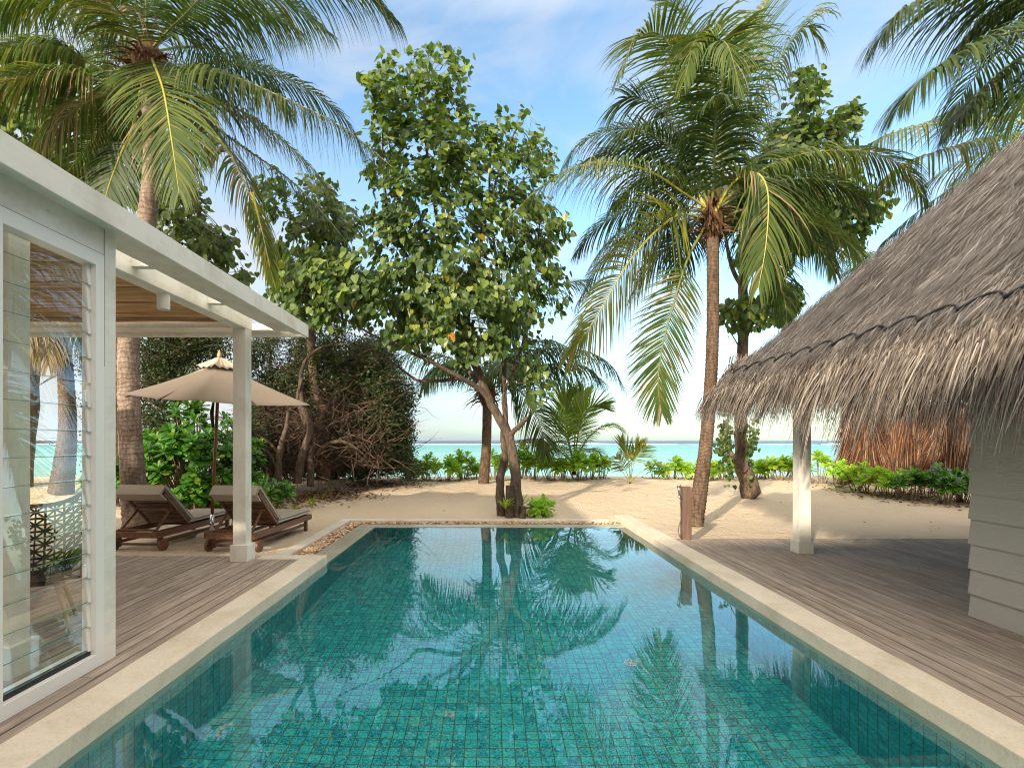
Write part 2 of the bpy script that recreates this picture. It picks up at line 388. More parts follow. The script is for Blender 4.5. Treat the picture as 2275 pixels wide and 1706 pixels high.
# project direction on a cloud layer
zc=s.math('MAXIMUM',sep.outputs[2],.0); zc=s.math('ADD',zc,.16)
cx=s.math('DIVIDE',sep.outputs[0],zc); cy=s.math('DIVIDE',sep.outputs[1],zc)
cmb=s.n('CombineXYZ'); s.l(cx,cmb.inputs[0]); s.l(cy,cmb.inputs[1])
mp=s.n('Mapping'); mp.inputs['Rotation'].default_value=(0,0,R(25)); mp.inputs['Scale'].default_value=(.55,.9,1); s.l(cmb.outputs[0],mp.inputs[0])
n=s.noise(mp.outputs[0],1.5,7,.6,.8)
cl=s.ramp(n,[(.45,0),(.66,1)])
cl=s.math('MULTIPLY',cl,.8); cl=s.math('MULTIPLY',cl,s.math('MULTIPLY_ADD',sep.outputs[2],4.5,clamp=True))
# hazy band of cloud low in the sky, thicker to the left
mp2=s.n('Mapping'); mp2.inputs['Scale'].default_value=(1.2,1.2,9); s.l(tc.outputs['Generated'],mp2.inputs[0])
n2=s.noise(mp2.outputs[0],1.6,5,.55)
lowz=s.math('MULTIPLY_ADD',sep.outputs[2],-2.3); lowz.node.inputs[2].default_value=.95
left=s.math('MULTIPLY_ADD',sep.outputs[0],-1.1); left.node.inputs[2].default_value=-.12
low=s.math('ADD',lowz,left); low=s.math('ADD',low,s.math('MULTIPLY_ADD',n2,.9)); low.node.inputs[1].links[0].from_node.inputs[2].default_value=-.55
low=s.math('MULTIPLY',low,1.0,clamp=True)
SKYK=(.62,.74,.75)
skc=s.mixc(1,sky.outputs[0],SKYK,'MULTIPLY')
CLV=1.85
a=s.mixc(s.math('MULTIPLY',low,.85),skc,(1.02,1.26,1.42))
lf=s.math('MULTIPLY_ADD',sep.outputs[0],-2.2,clamp=True); lf.node.inputs[2].default_value=-.1
lz=s.math('MULTIPLY_ADD',sep.outputs[2],-1.9,clamp=True); lz.node.inputs[2].default_value=1.15
a=s.mixc(s.math('MULTIPLY',s.math('MULTIPLY',lf,lz),.9),a,(CLV*1.02,CLV*1.03,CLV*1.03))
b=s.mixc(cl,a,(CLV*1.02,CLV*1.02,CLV*1.03))
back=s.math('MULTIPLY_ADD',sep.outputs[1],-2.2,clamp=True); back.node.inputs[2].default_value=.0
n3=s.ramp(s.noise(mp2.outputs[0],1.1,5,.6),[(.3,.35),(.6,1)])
b=s.mixc(s.math('MULTIPLY',back,n3),b,(5.6,4.95,4.1))  # bright warm cloud behind the camera, added out of view as fill light
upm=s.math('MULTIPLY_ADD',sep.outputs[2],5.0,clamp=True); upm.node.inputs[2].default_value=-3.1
b=s.mixc(upm,b,(4.8,4.35,3.75))  # brighter veil overhead, added above the frame to lift the shaded foreground
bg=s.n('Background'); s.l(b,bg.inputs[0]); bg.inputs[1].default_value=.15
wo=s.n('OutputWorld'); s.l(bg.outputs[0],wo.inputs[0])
vs=scene.view_settings; vs.view_transform='Standard'; vs.look='None'; vs.gamma=1; vs.exposure=1.70; vs.use_curve_mapping=False
scene.cycles.use_denoising=True
try: scene.cycles.denoiser='OPENIMAGEDENOISE'
except Exception: pass
scene.cycles.max_bounces=10; scene.cycles.transparent_max_bounces=16; scene.cycles.sample_clamp_indirect=4
scene.cycles.diffuse_bounces=3; scene.cycles.glossy_bounces=4; scene.cycles.transmission_bounces=6
scene.cycles.filter_width=1.1; scene.cycles.use_adaptive_sampling=True; scene.cycles.adaptive_threshold=.02
# ------------------------------------------------------------------ terrain
def sandz(x,y):
    z=-.07+.30*sstep(9.5,17.0,y)
    z-=2.4*sstep(18.6,27,y)
    z+=.05*noise.noise(V((x*.35,y*.35,3)))*sstep(8.5,11,y)+.012*noise.noise(V((x*1.7,y*1.7,1)))*sstep(7,8.5,y)
    z+=.12*sstep(7,12,x)*sstep(8.5,12,y)*(1-sstep(17,20,y))
    return z
mb=MB()
xs=[-60,-45,-35,-28]+[-24+.5*i for i in range(42)]+[-2.86]+[-2.5+.5*i for i in range(11)]+[2.78]+[3.25+.5*i for i in range(44)]+[28,35,45,60]
xs=sorted(set(xs)); ys=[-30,-20,-12,-6,-3]+[-1+1*i for i in range(7)]+[6+.25*i for i in range(18)]+[10.42]+[10.6+.3*i for i in range(62)]+[30,34]
ys=sorted(set(ys)); nx=len(xs)
vsx=[(x,y,sandz(x,y)) for y in ys for x in xs]
fs=[]
for j in range(len(ys)-1):
    for i in range(nx-1):
        mx,my=(xs[i]+xs[i+1])/2,(ys[j]+ys[j+1])/2
        if -2.86<mx<2.78 and -.9<my<10.42: continue
        fs.append((j*nx+i,j*nx+i+1,(j+1)*nx+i+1,(j+1)*nx+i))
mb.add(vsx,fs); struct(mb,'sand',M['sand'],smooth=True)
mb=MB(); mb.add([(-30000,20,-1.5),(30000,20,-1.5),(30000,40000,-1.5),(-30000,40000,-1.5)],[(0,1,2,3)])
mb.add([(-30000,-9000,-2.2),(30000,-9000,-2.2),(30000,20.2,-2.2),(-30000,20.2,-2.2)],[(0,1,2,3)])
struct(mb,'sea',M['sea'])
mb=MB()   # breakers on the reef
x=-420
while x<420:
    L=rng.uniform(15,90); n=8
    pts=[];rr=[]
    Y0=415+rng.uniform(-6,6)
    hh=rng.uniform(.35,1.3) if rng.random()<.7 else .25
    for k in range(n):
        t=k/(n-1); pts.append((x+L*t,Y0+rng.uniform(-1,1),-1.5)); rr.append(max(.08,hh*math.sin(math.pi*t)**.5*rng.uniform(.7,1.1)))
    mb.tube(pts,rr,6); x+=L*rng.uniform(.75,1.05)
struct(mb,'surf',M['foam'],smooth=True)
# ------------------------------------------------------------------ pool
WZ=-.10; XL,XR=-2.125,2.52
mb=MB(); mb.add([(XL,.9,-1.32),(XR,.9,-1.32),(XR,9.74,-1.32),(XL,9.74,-1.32)],[(0,1,2,3)])
pool=struct(mb,'pool_floor',M['tilef'])
mb=MB(); mb.box(XL-.2,XL,.7,9.74,-1.4,-.205); mb.box(XR,XR+.2,.7,9.74,-1.4,-.205); struct(mb,'pool_side_wall',M['tilex'])
mb=MB(); mb.box(XL,XR,9.74,9.95,-1.4,-.11); mb.box(XL,XR,.7,.9,-1.4,-.11); struct(mb,'pool_end_wall',M['tiley'])
mb=MB(); mb.box(XL-.2,XL+.003,.7,9.74,-.205,-.109); mb.box(XR-.003,XR+.2,.7,10.5,-.205,-.109); struct(mb,'pool_band',M['band'])
mb=MB(); mb.box(2.0,XR-.001,.9,2.85,-1.3,-.47); struct(mb,'pool_ledge',M['tilef'])
mb=MB(); n=1; mb.add([(XL,.9,WZ),(XR,.9,WZ),(XR,9.74,WZ),(XL,9.74,WZ)],[(0,1,2,3)]); struct(mb,'pool_water',M['water'])
dr=empty('pool_drain',(1.32,4.93,-1.318),label='small round drain grate on the turquoise pool floor',cat='drain')
mb=MB(); mb.lathe([(.065,0),(.065,.006),(.055,.008)],(0,0,0),24); mb.build('plate',M['band'],dr)
mb=MB()
for k in range(8):
    a=k*.785; mb.box(.02,.05,-.005,.005,.0085,.0105,Matrix.Rotation(a,4,'Z'))
mb.build('slots',M['black'],dr)
# coping with a slightly worn edge
def coping(mb,x0,x1,y0,y1,z0,z1,step=.25,jit=.004):
    n=max(1,int((y1-y0)/step)); r0=[];
    vs=[];fs=[]
    for i in range(n+1):
        y=lerp(y0,y1,i/n); a=x0+rng.uniform(-jit,jit); b=x1+rng.uniform(-jit,jit)
        vs+=[(a,y,z0),(b,y,z0),(b,y,z1),(a,y,z1)]
    for i in range(n):
        o=i*4
        for k in range(4):
            k2=(k+1)%4; fs.append((o+k,o+k2,o+4+k2,o+4+k))
    fs.append((3,2,1,0)); o=n*4; fs.append((o,o+1,o+2,o+3)); mb.add(vs,fs)
mb=MB(); coping(mb,-2.405,-2.118,.3,6.655,-.108,.012); mb.box(-2.95,-2.118,6.655,6.87,-.108,.012)
coping(mb,2.515,2.805,.3,10.57,-.108,.012)
mb.box(-2.405,2.805,.1,.3,-.108,.012)
struct(mb,'pool_coping',M['coping'],bevel=.008)
mb=MB(); mb.box(-2.45,-2.135,6.872,9.74,-.6,-.088); mb.box(-2.45,2.512,9.742,10.03,-.6,-.089); struct(mb,'pool_lip',M['lip'],bevel=.006)
mb=MB(); mb.box(-2.91,-2.72,6.872,10.45,-.4,-.047); mb.box(-2.719,2.512,10.26,10.449,-.4,-.05); struct(mb,'pool_kerb',M['kerb'],bevel=.006)
mb=MB(); mb.box(-2.73,-2.44,6.872,10.28,-.4,-.15); mb.box(-2.44,2.51,10.02,10.28,-.4,-.151); struct(mb,'pebble_channel',M['concrete'])
import bmesh
bm=bmesh.new(); bmesh.ops.create_icosphere(bm,subdivisions=2,radius=1); icv=[v.co.copy() for v in bm.verts]; icf=[tuple(v.index for v in f.verts) for f in bm.faces]; bm.free()
bm=bmesh.new(); bmesh.ops.create_icosphere(bm,subdivisions=1,radius=1); ic1v=[v.co.copy() for v in bm.verts]; ic1f=[tuple(v.index for v in f.verts) for f in bm.faces]; bm.free()
mb=MB()
def pebble(x,y,z,big=1):
    r=rng.uniform(.014,.027)*big; S=Matrix.Diagonal((r*rng.uniform(.9,1.5),r,r*rng.uniform(.5,.8))).to_4x4()
    Rm=Matrix.Rotation(rng.uniform(0,6.3),4,'Z')@Matrix.Rotation(rng.uniform(-.4,.4),4,'X')
    Mx=Matrix.Translation((x,y,z))@Rm@S
    hi=y<9
    mb.add([Mx@p for p in (icv if hi else ic1v)], icf if hi else ic1f)
for i in range(1500): pebble(rng.uniform(-2.71,-2.47),rng.uniform(6.9,10.2),-.13+rng.uniform(0,.055))
for i in range(1300): pebble(rng.uniform(-2.5,2.49),rng.uniform(10.05,10.245),-.13+rng.uniform(0,.06))
tag(mb.build('pebbles',M['pebble'],smooth=True),'amber and cream river pebbles filling the overflow channel beside the pool','pebbles',kind='stuff')
# ------------------------------------------------------------------ decks
def deck(x0,x1,y0,y1,name):
    mb=MB(); p=.117; x=x0
    while x<x1-.01:
        xe=min(x+p-.015,x1); y=y1; first=True
        while y>y0:
            L=rng.uniform(1.9,3.4)*(rng.uniform(.3,1) if first else 1); first=False
            ya=max(y0,y-L); dz=rng.uniform(-.0015,.0015)
            mb.box(x,xe,ya+.004,y,-.035,dz)
            y=ya
        x+=p
    o=struct(mb,name,M['deck'],bevel=.003); return o
deck(-9.0,-2.965,-2,6.87,'deck'); deck(-2.96,-2.41,-2,6.65,'deck'); deck(2.812,10.5,-2,8.08,'deck')
mb=MB(); mb.box(-9,-2.42,-2,6.86,-.14,-.05); mb.box(2.82,10.5,-2,8.07,-.14,-.05); struct(mb,'deck_base',M['black'])
# ------------------------------------------------------------------ open pavilion at left with louvred screen
pav=empty('pavilion',(-3.1,3.6,0),label='white painted timber veranda with reed ceiling and glass louvre wall, left of the pool',cat='pavilion')
PL=(-3.1,3.6,0)
def ppart(mb,name,mat,parent=pav,**k): return reloc(mb,PL).build(name,mat,parent,**k)
for y0 in (3.29,6.52):
    mb=MB(); mb.box(-3.195,-3.035,y0+.03,y0+.19,.2,2.9); mb.box(-3.22,-3.0,y0,y0+.22,.0,.205); ppart(mb,'post',M['whitew'],bevel=.004)
mb=MB(); mb.box(-8.3,-8.14,6.55,6.71,.2,2.9); mb.box(-8.33,-8.11,6.52,6.74,0,.205); ppart(mb,'post',M['whitew'],bevel=.004)
mb=MB(); mb.box(-3.19,-3.03,-1,6.72,2.9,3.06); ppart(mb,'beam',M['white'],bevel=.003)
mb=MB(); mb.box(-8.4,-3.193,6.54,6.72,2.903,3.058); ppart(mb,'beam',M['white'],bevel=.003)
# outer fascia, stepped
mb=MB(); mb.box(-2.495,-2.46,-2,7.15,2.9,3.065); mb.box(-8.4,-2.497,7.115,7.148,2.902,3.062)
ppart(mb,'fascia',M['white'],bevel=.003)
mb=MB(); mb.box(-2.62,-2.498,-2,7.05,2.925,2.96); mb.box(-2.86,-2.60,-2,7.05,2.962,3.05); mb.box(-8.4,-2.807,6.93,7.112,2.955,3.04); ppart(mb,'soffit',M['white'],bevel=.002)
# rafters bridging the gap
for y in (2.2,2.9,4.45,5.65):
    mb=MB(); mb.box(-3.029,-2.862,y,y+.09,2.975,3.045); ppart(mb,'rafter',M['white'])
for x in (-3.7,-4.9,-6.1,-7.3):
    mb=MB(); mb.box(x,x+.09,6.722,6.928,2.975,3.045); ppart(mb,'rafter',M['white'])
mb=MB()
y=1.2
while y<6.48:
    r=rng.uniform(.030,.048); n=22; ph=rng.uniform(0,9)
    pts=[(lerp(-8.12,-3.2,k/(n-1)), y+.03*noise.noise(V((k*.35,ph,0))), 2.995+.02*noise.noise(V((k*.3,ph,5)))) for k in range(n)]
    rr=[r*(1+.25*noise.noise(V((k*.6,ph,9)))) for k in range(n)]
    mb.tube(pts,rr,8); y+=r*2.12
ppart(mb,'reed_ceiling',M['reed'],smooth=True)
# screen wall at X=-2.6
mb=MB(); mb.box(-2.70,-2.598,3.55,3.66,0,2.94); mb.box(-2.695,-2.60,-2,3.549,2.75,2.96); mb.box(-2.70,-2.60,.9,2.2,0,2.749)
ppart(mb,'screen_wall',M['white'],bevel=.003)
for (a,b) in ((2.74,3.548),):
    fr=MB(); x0,x1=-2.69,-2.596
    fr.box(x0,x1,a,a+.07,0.002,2.748); fr.box(x0,x1,b-.075,b,0.002,2.748); fr.box(x0,x1,a+.07,b-.075,0.002,.09); fr.box(x0,x1,a+.07,b-.075,2.66,2.748)
    fr.box(-2.72,-2.66,a+.071,b-.076,.09,.115)
    win=ppart(fr,'window',M['alu'],bevel=.002)
    gl=MB(); z=.125; nb=0
    while z<2.62:
        z2=min(z+.168,2.655)
        # each blade slightly tilted, overlapping the next
        A=[V((-2.630,a+.075,z)),V((-2.630,b-.08,z)),V((-2.652,b-.08,z2)),V((-2.652,a+.075,z2))]
        gl.add(A,[(0,1,2,3)])
        z+=.16
    reloc(gl,PL).build('louvre_glass',M['glass'],win)
    for yy in (b-.105,a+.072):
        cp=MB(); z=.125
        while z<2.62:
            A=[(-2.632,z),(-2.624,z-.004),(-2.638,z+.15),(-2.652,z+.15)]
            vsl=[V((q[0],yy,q[1])) for q in A]+[V((q[0],yy+.028,q[1])) for q in A]
            cp.add(vsl,[(0,1,2,3),(7,6,5,4),(0,4,5,1),(1,5,6,2),(2,6,7,3),(3,7,4,0)])
            z+=.16
        reloc(cp,PL).build('blade_clip',M['alu'],win)
    ed=MB(); z=.125
    dg=plain('glass_edge',(.10,.2,.17),.2,.5)
    while z<2.62:
        ed.box(-2.637,-2.6285,a+.075,b-.08,z-.0015,z+.001); z+=.16
    reloc(ed,PL).build('glass_edge',dg,win)
    tr=MB(); tr.box(-2.665,-2.63,a+.07,b-.078,.0905,.12); reloc(tr,PL).build('track',M['black'],win)
    for hz in (.62,1.75):
        hd=MB(); hd.box(-2.622,-2.606,b-.16,b-.14,hz,hz+.08); reloc(hd,PL).build('handle',M['alu'],win,bevel=.003)
mb=MB(); mb.box(-2.5992,-2.5975,-2,3.55,2.748,2.7515); mb.box(-2.5975,-2.5965,3.5485,3.5515,2.0,2.94); ppart(mb,'joint_line',plain('joint_brown',(.22,.14,.09)))
# downlight
dl=empty('downlight',(-3.11,5.02,2.9),label='white cylindrical spotlight under the veranda beam left of the pool',cat='light')
mb=MB(); mb.lathe([(.056,0),(.056,-.15),(.045,-.152),(.040,-.12)],(0,0,0),28); mb.build('housing',M['alu'],dl,smooth=False)
mb=MB(); mb.lathe([(.039,-.118),(.02,-.121)],(0,0,0),20); mb.build('lens',M['chrome'],dl)
# ------------------------------------------------------------------ villa behind the camera (throws the shade)
vl=empty('villa',(-2,-6,0),label='main villa with thatched roof standing behind the pool',cat='villa')
VL=(-2,-6,0)
mb=MB(); mb.box(-13,9,-9,-2.6,-.1,3); mb.box(-13,-8.6,-2.6,2.3,-.1,3.0); reloc(mb,VL).build('wall',M['white'],vl)
mb=MB(); mb.add([(-14,-10,2.9),(10,-10,2.9),(10,-1.9,2.9),(-14,-1.9,2.9),(-11,-6,6.3),(7,-6,6.3)],[(0,4,5,1),(1,5,2),(2,5,4,3),(3,4,0),(0,1,2,3)])
mb.add([(-13.6,-2,2.95),(-8.5,-2,2.95),(-8.5,3,2.95),(-13.6,3,2.95),(-11,-3,5.4),(-11,.6,5.4)],[(0,4,1),(1,4,5,2),(2,5,3),(3,5,4,0),(0,1,2,3)])
reloc(mb,VL).build('roof',M['thatchbase'],vl)
# ------------------------------------------------------------------ thatched bungalow at right
bg_=empty('thatched_bungalow',(6,2,0),label='grey clad bungalow with shaggy palm thatch hip roof, right of the pool',cat='bungalow')
BL=(6,2,0)
def bpart(mb,name,mat,parent=bg_,**k): return reloc(mb,BL).build(name,mat,parent,**k)
XE,YE,ZE,TT=3.62,8.22,2.45,1.05   # eave corner and pitch
def roofz(x,y):
    return ZE+TT*min(x-XE, YE-y, 12.4-x)
mb=MB()
RX=8.0; RZ=ZE+TT*(RX-XE); YR=YE-(RX-XE)
def roofshell(mb,off):
    A=[(XE,YE,ZE),(RX,YR,RZ),(RX,-4,RZ),(XE,-4,ZE),(2*RX-XE,YE,ZE),(2*RX-XE,-4,ZE)]
    A=[(a,b,c+off) for a,b,c in A]; return A
A=roofshell(mb,-.03)+roofshell(mb,-.32)
mb.add(A,[(0,3,2,1),(0,1,4),(1,2,5,4),(6,7,8,9),(6,10,7),(7,10,11,8),(0,6,9,3),(0,4,10,6),(4,5,11,10),(3,9,8,2),(2,8,11,5)])
roof=bpart(mb,'roof',M['thatchbase'])
def strand(mb,p,d,L,w,droop,nrm,seg=2):
    side=d.cross(nrm)
    if side.length<1e-4: side=V((0,1,0))
    side.normalize(); pts=[V(p)]; dd=V(d)
    for k in range(seg):
        dd=(dd+V((0,0,-1))*droop).normalized(); pts.append(pts[-1]+dd*L/seg)
    vs=[]
    for k,q in enumerate(pts):
        ww=w*(1-.75*(k/seg)**1.5)/2
        vs+=[q-side*ww,q+side*ww]
    mb.add(vs,[(2*k,2*k+1,2*k+3,2*k+2) for k in range(seg)])
mb=MB()
nW=V((-TT,0,1)).normalized(); nN=V((0,TT,1)).normalized()
dW=V((-1,0,-TT)).normalized(); dN=V((0,1,-TT)).normalized()
cnt=0
while cnt<80000:
    x=rng.uniform(XE,9.5); y=rng.uniform(1.3,YE)
    west=(x-XE)<=(YE-y)
    if rng.random()>(1.0 if y<9 else .5): continue
    if x>RX+.2: continue
    # importance: keep what can be seen from the pool
    if x-XE>3.3 and rng.random()<.45: continue
    z=roofz(x,y)+rng.uniform(-.02,.05)
    d=(dW if west else dN)+ (V((0,rng.gauss(0,.30),0)) if west else V((rng.gauss(0,.30),0,0)))+(nW if west else nN)*rng.uniform(-.02,.12)
    dj=.55*noise.noise(V((x*1.6,y*4.5,z)));  d=d+(V((0,dj,0)) if west else V((dj,0,0)))
    if abs((x-XE)-(YE-y))<.25: d=(dW+dN*.6+rv(.25))
    d.normalize()
    strand(mb,(x,y,z+.012),d,rng.uniform(.12,.36),rng.uniform(.003,.008),.04,(nW if west else nN)+rv(.5),2)
    cnt+=1
th=reloc(mb,BL).build('thatch_layer',M['thatch'],roof)
mb=MB()
for i in range(17000):
    # fringe along the west eave and round the north one
    if rng.random()<.78:
        y=YE-rng.random()**1.15*6.9+.1; u=rng.uniform(-.28,.32)
        p=V((XE+u,y,ZE+TT*u+.03-(.10 if u<0 else 0)*rng.random()))
        d=(dW+V((0,rng.gauss(0,.20)-.05,-rng.uniform(0,.9)))).normalized(); nn=nW
        clump=noise.noise(V((y*2.3,1,0)))*.16
    else:
        x=XE+rng.random()*6; u=rng.uniform(-.28,.32)
        p=V((x,YE-u,ZE+TT*u+.03)); d=(dN+V((rng.gauss(0,.2),0,-rng.uniform(0,.8)))).normalized(); nn=nN; clump=0
    L=rng.uniform(.28,.66)+clump*.9
    if p.y<5.5: L*=1.0+.28*min(1,(5.5-p.y))
    if p.y>7.2: L*=.8-.12*min(1,max(0,p.y-7.6)/.5)
    if rng.random()<.04: L*=1.3
    strand(mb,p,d,max(.15,L*(1 if u<.05 else .75)),rng.uniform(.005,.013),rng.uniform(.12,.32),nn+rv(.7),4)
reloc(mb,BL).build('thatch_fringe',M['thatchf'],roof)
mb=MB()
per=.375; y=YE-.02
while y>1.2:
    n=9; pts=[]
    for k in range(n+1):
        t=k/n; u=.075*math.sin(math.pi*t)**.7
        pts.append((XE+u,y-per*t,ZE+TT*u+.060))
    mb.tube(pts,.0115,8); y-=per
reloc(mb,BL).build('scalloped_hose',M['black'],roof,smooth=True)
# wall
mb=MB(); z=-.02; i=0; WX=4.14
while z<2.5:
    z2=z+.213
    for (x0b,x1b,x0t,x1t,ya,yb) in ((WX-.028,WX+.02,WX,WX+.02,-3,4.53),):
        vsl=[(x0b,ya,z),(x1b,ya,z),(x1b,yb,z),(x0b,yb,z),(x0t,ya,z2+.01),(x1t,ya,z2+.01),(x1t,yb-.0,z2+.01),(x0t,yb,z2+.01)]
        mb.add(vsl,[(3,2,1,0),(4,5,6,7),(0,1,5,4),(1,2,6,5),(2,3,7,6),(3,0,4,7)])
    vsl=[(WX,4.515,z),(9.5,4.515,z),(9.5,4.548,z),(WX,4.548,z),(WX,4.515,z2+.01),(9.5,4.515,z2+.01),(9.5,4.53,z2+.01),(WX,4.53,z2+.01)]
    mb.add(vsl,[(3,2,1,0),(4,5,6,7),(0,1,5,4),(1,2,6,5),(2,3,7,6),(3,0,4,7)])
    z=z2
bpart(mb,'wall',M['siding'])
mb=MB(); mb.box(WX+.03,9.4,-3,4.5,0,2.6); bpart(mb,'wall_core',M['siding'])
for (x0,y0) in ((4.09,6.97),(8.6,6.97)):
    mb=MB(); mb.box(x0+.022,x0+.178,y0+.022,y0+.178,.15,2.75); mb.box(x0,x0+.2,y0,y0+.2,0.001,.165); bpart(mb,'post',M['whitew'],bevel=.004)
mb=MB(); mb.box(4.12,4.26,4.6,7.6,2.55,2.72); mb.box(4.262,8.9,7.0,7.14,2.552,2.718); bpart(mb,'beam',M['whitew'])
# ------------------------------------------------------------------ loungers
def lounger():
    t=empty('sun_lounger')
    f=MB()
    for sx in (-1,1): f.box(sx*.355-.018,sx*.355+.018,0,1.95,.20,.285)
    f.box(-.337,.337,.0,.035,.20,.283); f.box(-.337,.337,1.915,1.95,.20,.283)
    for k in range(11): f.box(-.336,.336,.80+k*.1,.87+k*.1,.262,.28)
    for sx in (-1,1): f.box(sx*.30-.014,sx*.30+.014,.16,1.80,.10,.145)
    f.build('frame',M['teak'],t,bevel=.003)
    for sx in (-1,1):
        for y,h in ((.13,0.05),(1.83,0)):
            l=MB(); l.box(sx*.312-.024,sx*.312+.024,y-.03,y+.03,h,.199); l.build('leg',M['teak'],t,bevel=.003)
        w_=MB(); w_.cyl(V((sx*.345,.12,.088)),V((sx*.39,.12,.088)),.088,n=28); w_.build('wheel',M['teak'],t,bevel=.005)
    ax=MB(); ax.box(-.29,.29,.10,.135,.075,.105); ax.build('axle',M['teakx'],t,bevel=.003)
    # backrest: hinge (y .76,z .30) to top (y .22,z .80)
    hy,hz,ty,tz=.76,.295,.20,.80
    d=V((0,ty-hy,tz-hz)); L=d.length; d.normalize()
    b=MB()
    for sx in (-1,1): b.bar(V((sx*.315,hy,hz)),V((sx*.315,ty,tz)),.035,.04,V((1,0,0)))
    for k in range(8):
        c=V((0,hy,hz))+d*(.06+k*L/8.4); b.bar(c-V((.297,0,0)),c+V((.297,0,0)),.055,.014,V((0,-d.z,d.y)))
    b.build('backrest',M['teakx'],t,bevel=.002)
    p=MB(); m=V((0,hy,hz))+d*(L*.55)+V((0,-.03,-.02)); q=V((0,.10,.285))
    for sx in (-1,1): p.bar(V((sx*.25,m.y,m.z)),V((sx*.27,q.y,q.z)),.025,.035)
    p.bar(V((-.29,m.y,m.z)),V((.29,m.y,m.z)),.03,.03); p.bar(V((-.29,q.y,q.z+.01)),V((.29,q.y,q.z+.01)),.035,.03)
    p.build('prop',M['teakx'],t,bevel=.002)
    # cushion: seat, back, folded head flap
    n_=V((0,-d.z,d.y)); 
    if n_.y<0: n_=-n_
    c=MB()
    def pad(mb,o,u,v,lu,th,hw,nu=8,nw=6):
        "puffy pad: origin o, length dir u, thickness dir v"
        def P(a,bb,side):
            e=min(a,1-a)*lu; g=min(bb,1-bb)*2*hw
            puff=1-.5*math.exp(-min(e,g)/.035)
            base=o+u*(a*lu)+V((1,0,0))*((bb*2-1)*hw)
            return base+v*(th*.5+side*th*.5*puff+.006*noise.noise(base*5+V((o.y*9,side,0))))
        A=[0,.015,.05,.2,.4,.6,.8,.95,.985,1]; B=[0,.02,.07,.3,.5,.7,.93,.98,1]
        vs=[];fs=[]
        for side in (-1,1):
            for a in A:
                for bb in B: vs.append(P(a,bb,side))
        na,nbb=len(A),len(B)
        for sidx in (0,1):
            o_=sidx*na*nbb
            for i in range(na-1):
                for j in range(nbb-1):
                    q_=(o_+i*nbb+j,o_+i*nbb+j+1,o_+(i+1)*nbb+j+1,o_+(i+1)*nbb+j)
                    fs.append(q_ if sidx else q_[::-1])
        per_=[i*nbb for i in range(na)]+[(na-1)*nbb+j for j in range(1,nbb)]+[i*nbb+nbb-1 for i in range(na-2,-1,-1)]+[j for j in range(nbb-2,0,-1)]
        o_=na*nbb
        for i in range(len(per_)):
            a_,b_=per_[i],per_[(i+1)%len(per_)]; fs.append((a_,b_,b_+o_,a_+o_))
        mb.add(vs,fs)
    pad(c,V((0,.76,.288)),V((0,1,0)),UP,1.17,.095,.345)
    pad(c,V((0,hy+.02,hz+.02))+n_*.02,d,n_,L+.06,.085,.345)
    top=V((0,ty,tz))+d*.065+n_*.09
    pad(c,top,(-n_).normalized(),d,.17,.05,.345)
    pad(c,V((0,ty,tz))-n_*.075+d*.10,-d,n_,.17,.045,.345)
    c.build('cushion',M['cushion'],t,smooth=True)
    return t
l1=lounger(); l1.location=(-3.64,7.36,-.075); l1.rotation_euler=(0,0,R(-4))
tag(l1,'teak sun lounger with taupe cushion partly behind the veranda post, nearer the pool','sun lounger','sun loungers under the parasol')
l2=copy_tree(l1); l2.location=(-5.05,7.45,-.075); l2.rotation_euler=(0,0,R(-4))
tag(l2,'teak sun lounger with taupe cushion farther from the pool, beside the louvre wall','sun lounger','sun loungers under the parasol')
# ------------------------------------------------------------------ parasol
pa=empty('parasol',(-4.36,8.25,-.07),label='taupe canvas parasol with wooden pole between the two sun loungers',cat='parasol')
PB=V((-4.36,8.25,-.07)); apex=V((-4.21,8.2,2.74))
mb=MB(); mb.lathe([(.21,-.02),(.215,.1),(.2,.12),(.05,.125)],PB); reloc(mb,PB).build('base',M['concrete'],pa)
mb=MB(); mb.tube([PB+V((0,0,.12)),PB+V((.015,0,.42))],.032,14); reloc(mb,PB).build('sleeve',M['chrome'],pa,smooth=True)
mb=MB(); mb.tube([PB+V((.01,0,.35)),apex+V((0,0,-.02))],.024,14); reloc(mb,PB).build('pole',M['pole'],pa,smooth=True)
tips=[V((-5.83,8.35,2.24)),V((-3.80,6.80,2.03)),V((-2.76,8.1,2.05)),V((-4.7,9.7,2.24))]
def canopy(mb,apex,tips,nr=10,ns=12,sag=.05,thick=.006,edge=.10,flap=.0):
    k=len(tips); vs=[]
    for r in range(nr+1):
        t=r/nr
        for i in range(k):
            a,b=tips[i],tips[(i+1)%k]
            for j in range(ns):
                u=j/ns; p=apex.lerp(a.lerp(b,u),t)
                bow=4*u*(1-u)
                p=p+(apex-p)*0+ V((0,0,1))*(-sag*math.sin(math.pi*t)*(1-.3*bow)*0.6)+ V((0,0,-.06*bow*math.sin(math.pi*min(t,.9)*.5)**2*(1 if t<1 else 1)))*.5
                cen=V((apex.x,apex.y,p.z)); p=p.lerp(cen,edge*bow*t)
                p.z+=flap*math.sin(j*2.1+i)*t
                vs.append(p)
    n=k*ns; fs=[]
    for r in range(nr):
        for j in range(n):
            j2=(j+1)%n; fs.append((r*n+j,(r+1)*n+j,(r+1)*n+j2,r*n+j2))
    o=len(vs); vs2=[p-V((0,0,thick)) for p in vs]
    fs2=[tuple(q+o for q in f[::-1]) for f in fs]
    rim=[(nr*n+j,nr*n+j+o,nr*n+(j+1)%n+o,nr*n+(j+1)%n) for j in range(n)]
    mb.add(vs+vs2,fs+fs2+rim)
mb=MB(); canopy(mb,apex-V((0,0,.02)),tips); cp_=reloc(mb,PB).build('canopy',M['canvas'],pa,smooth=True)
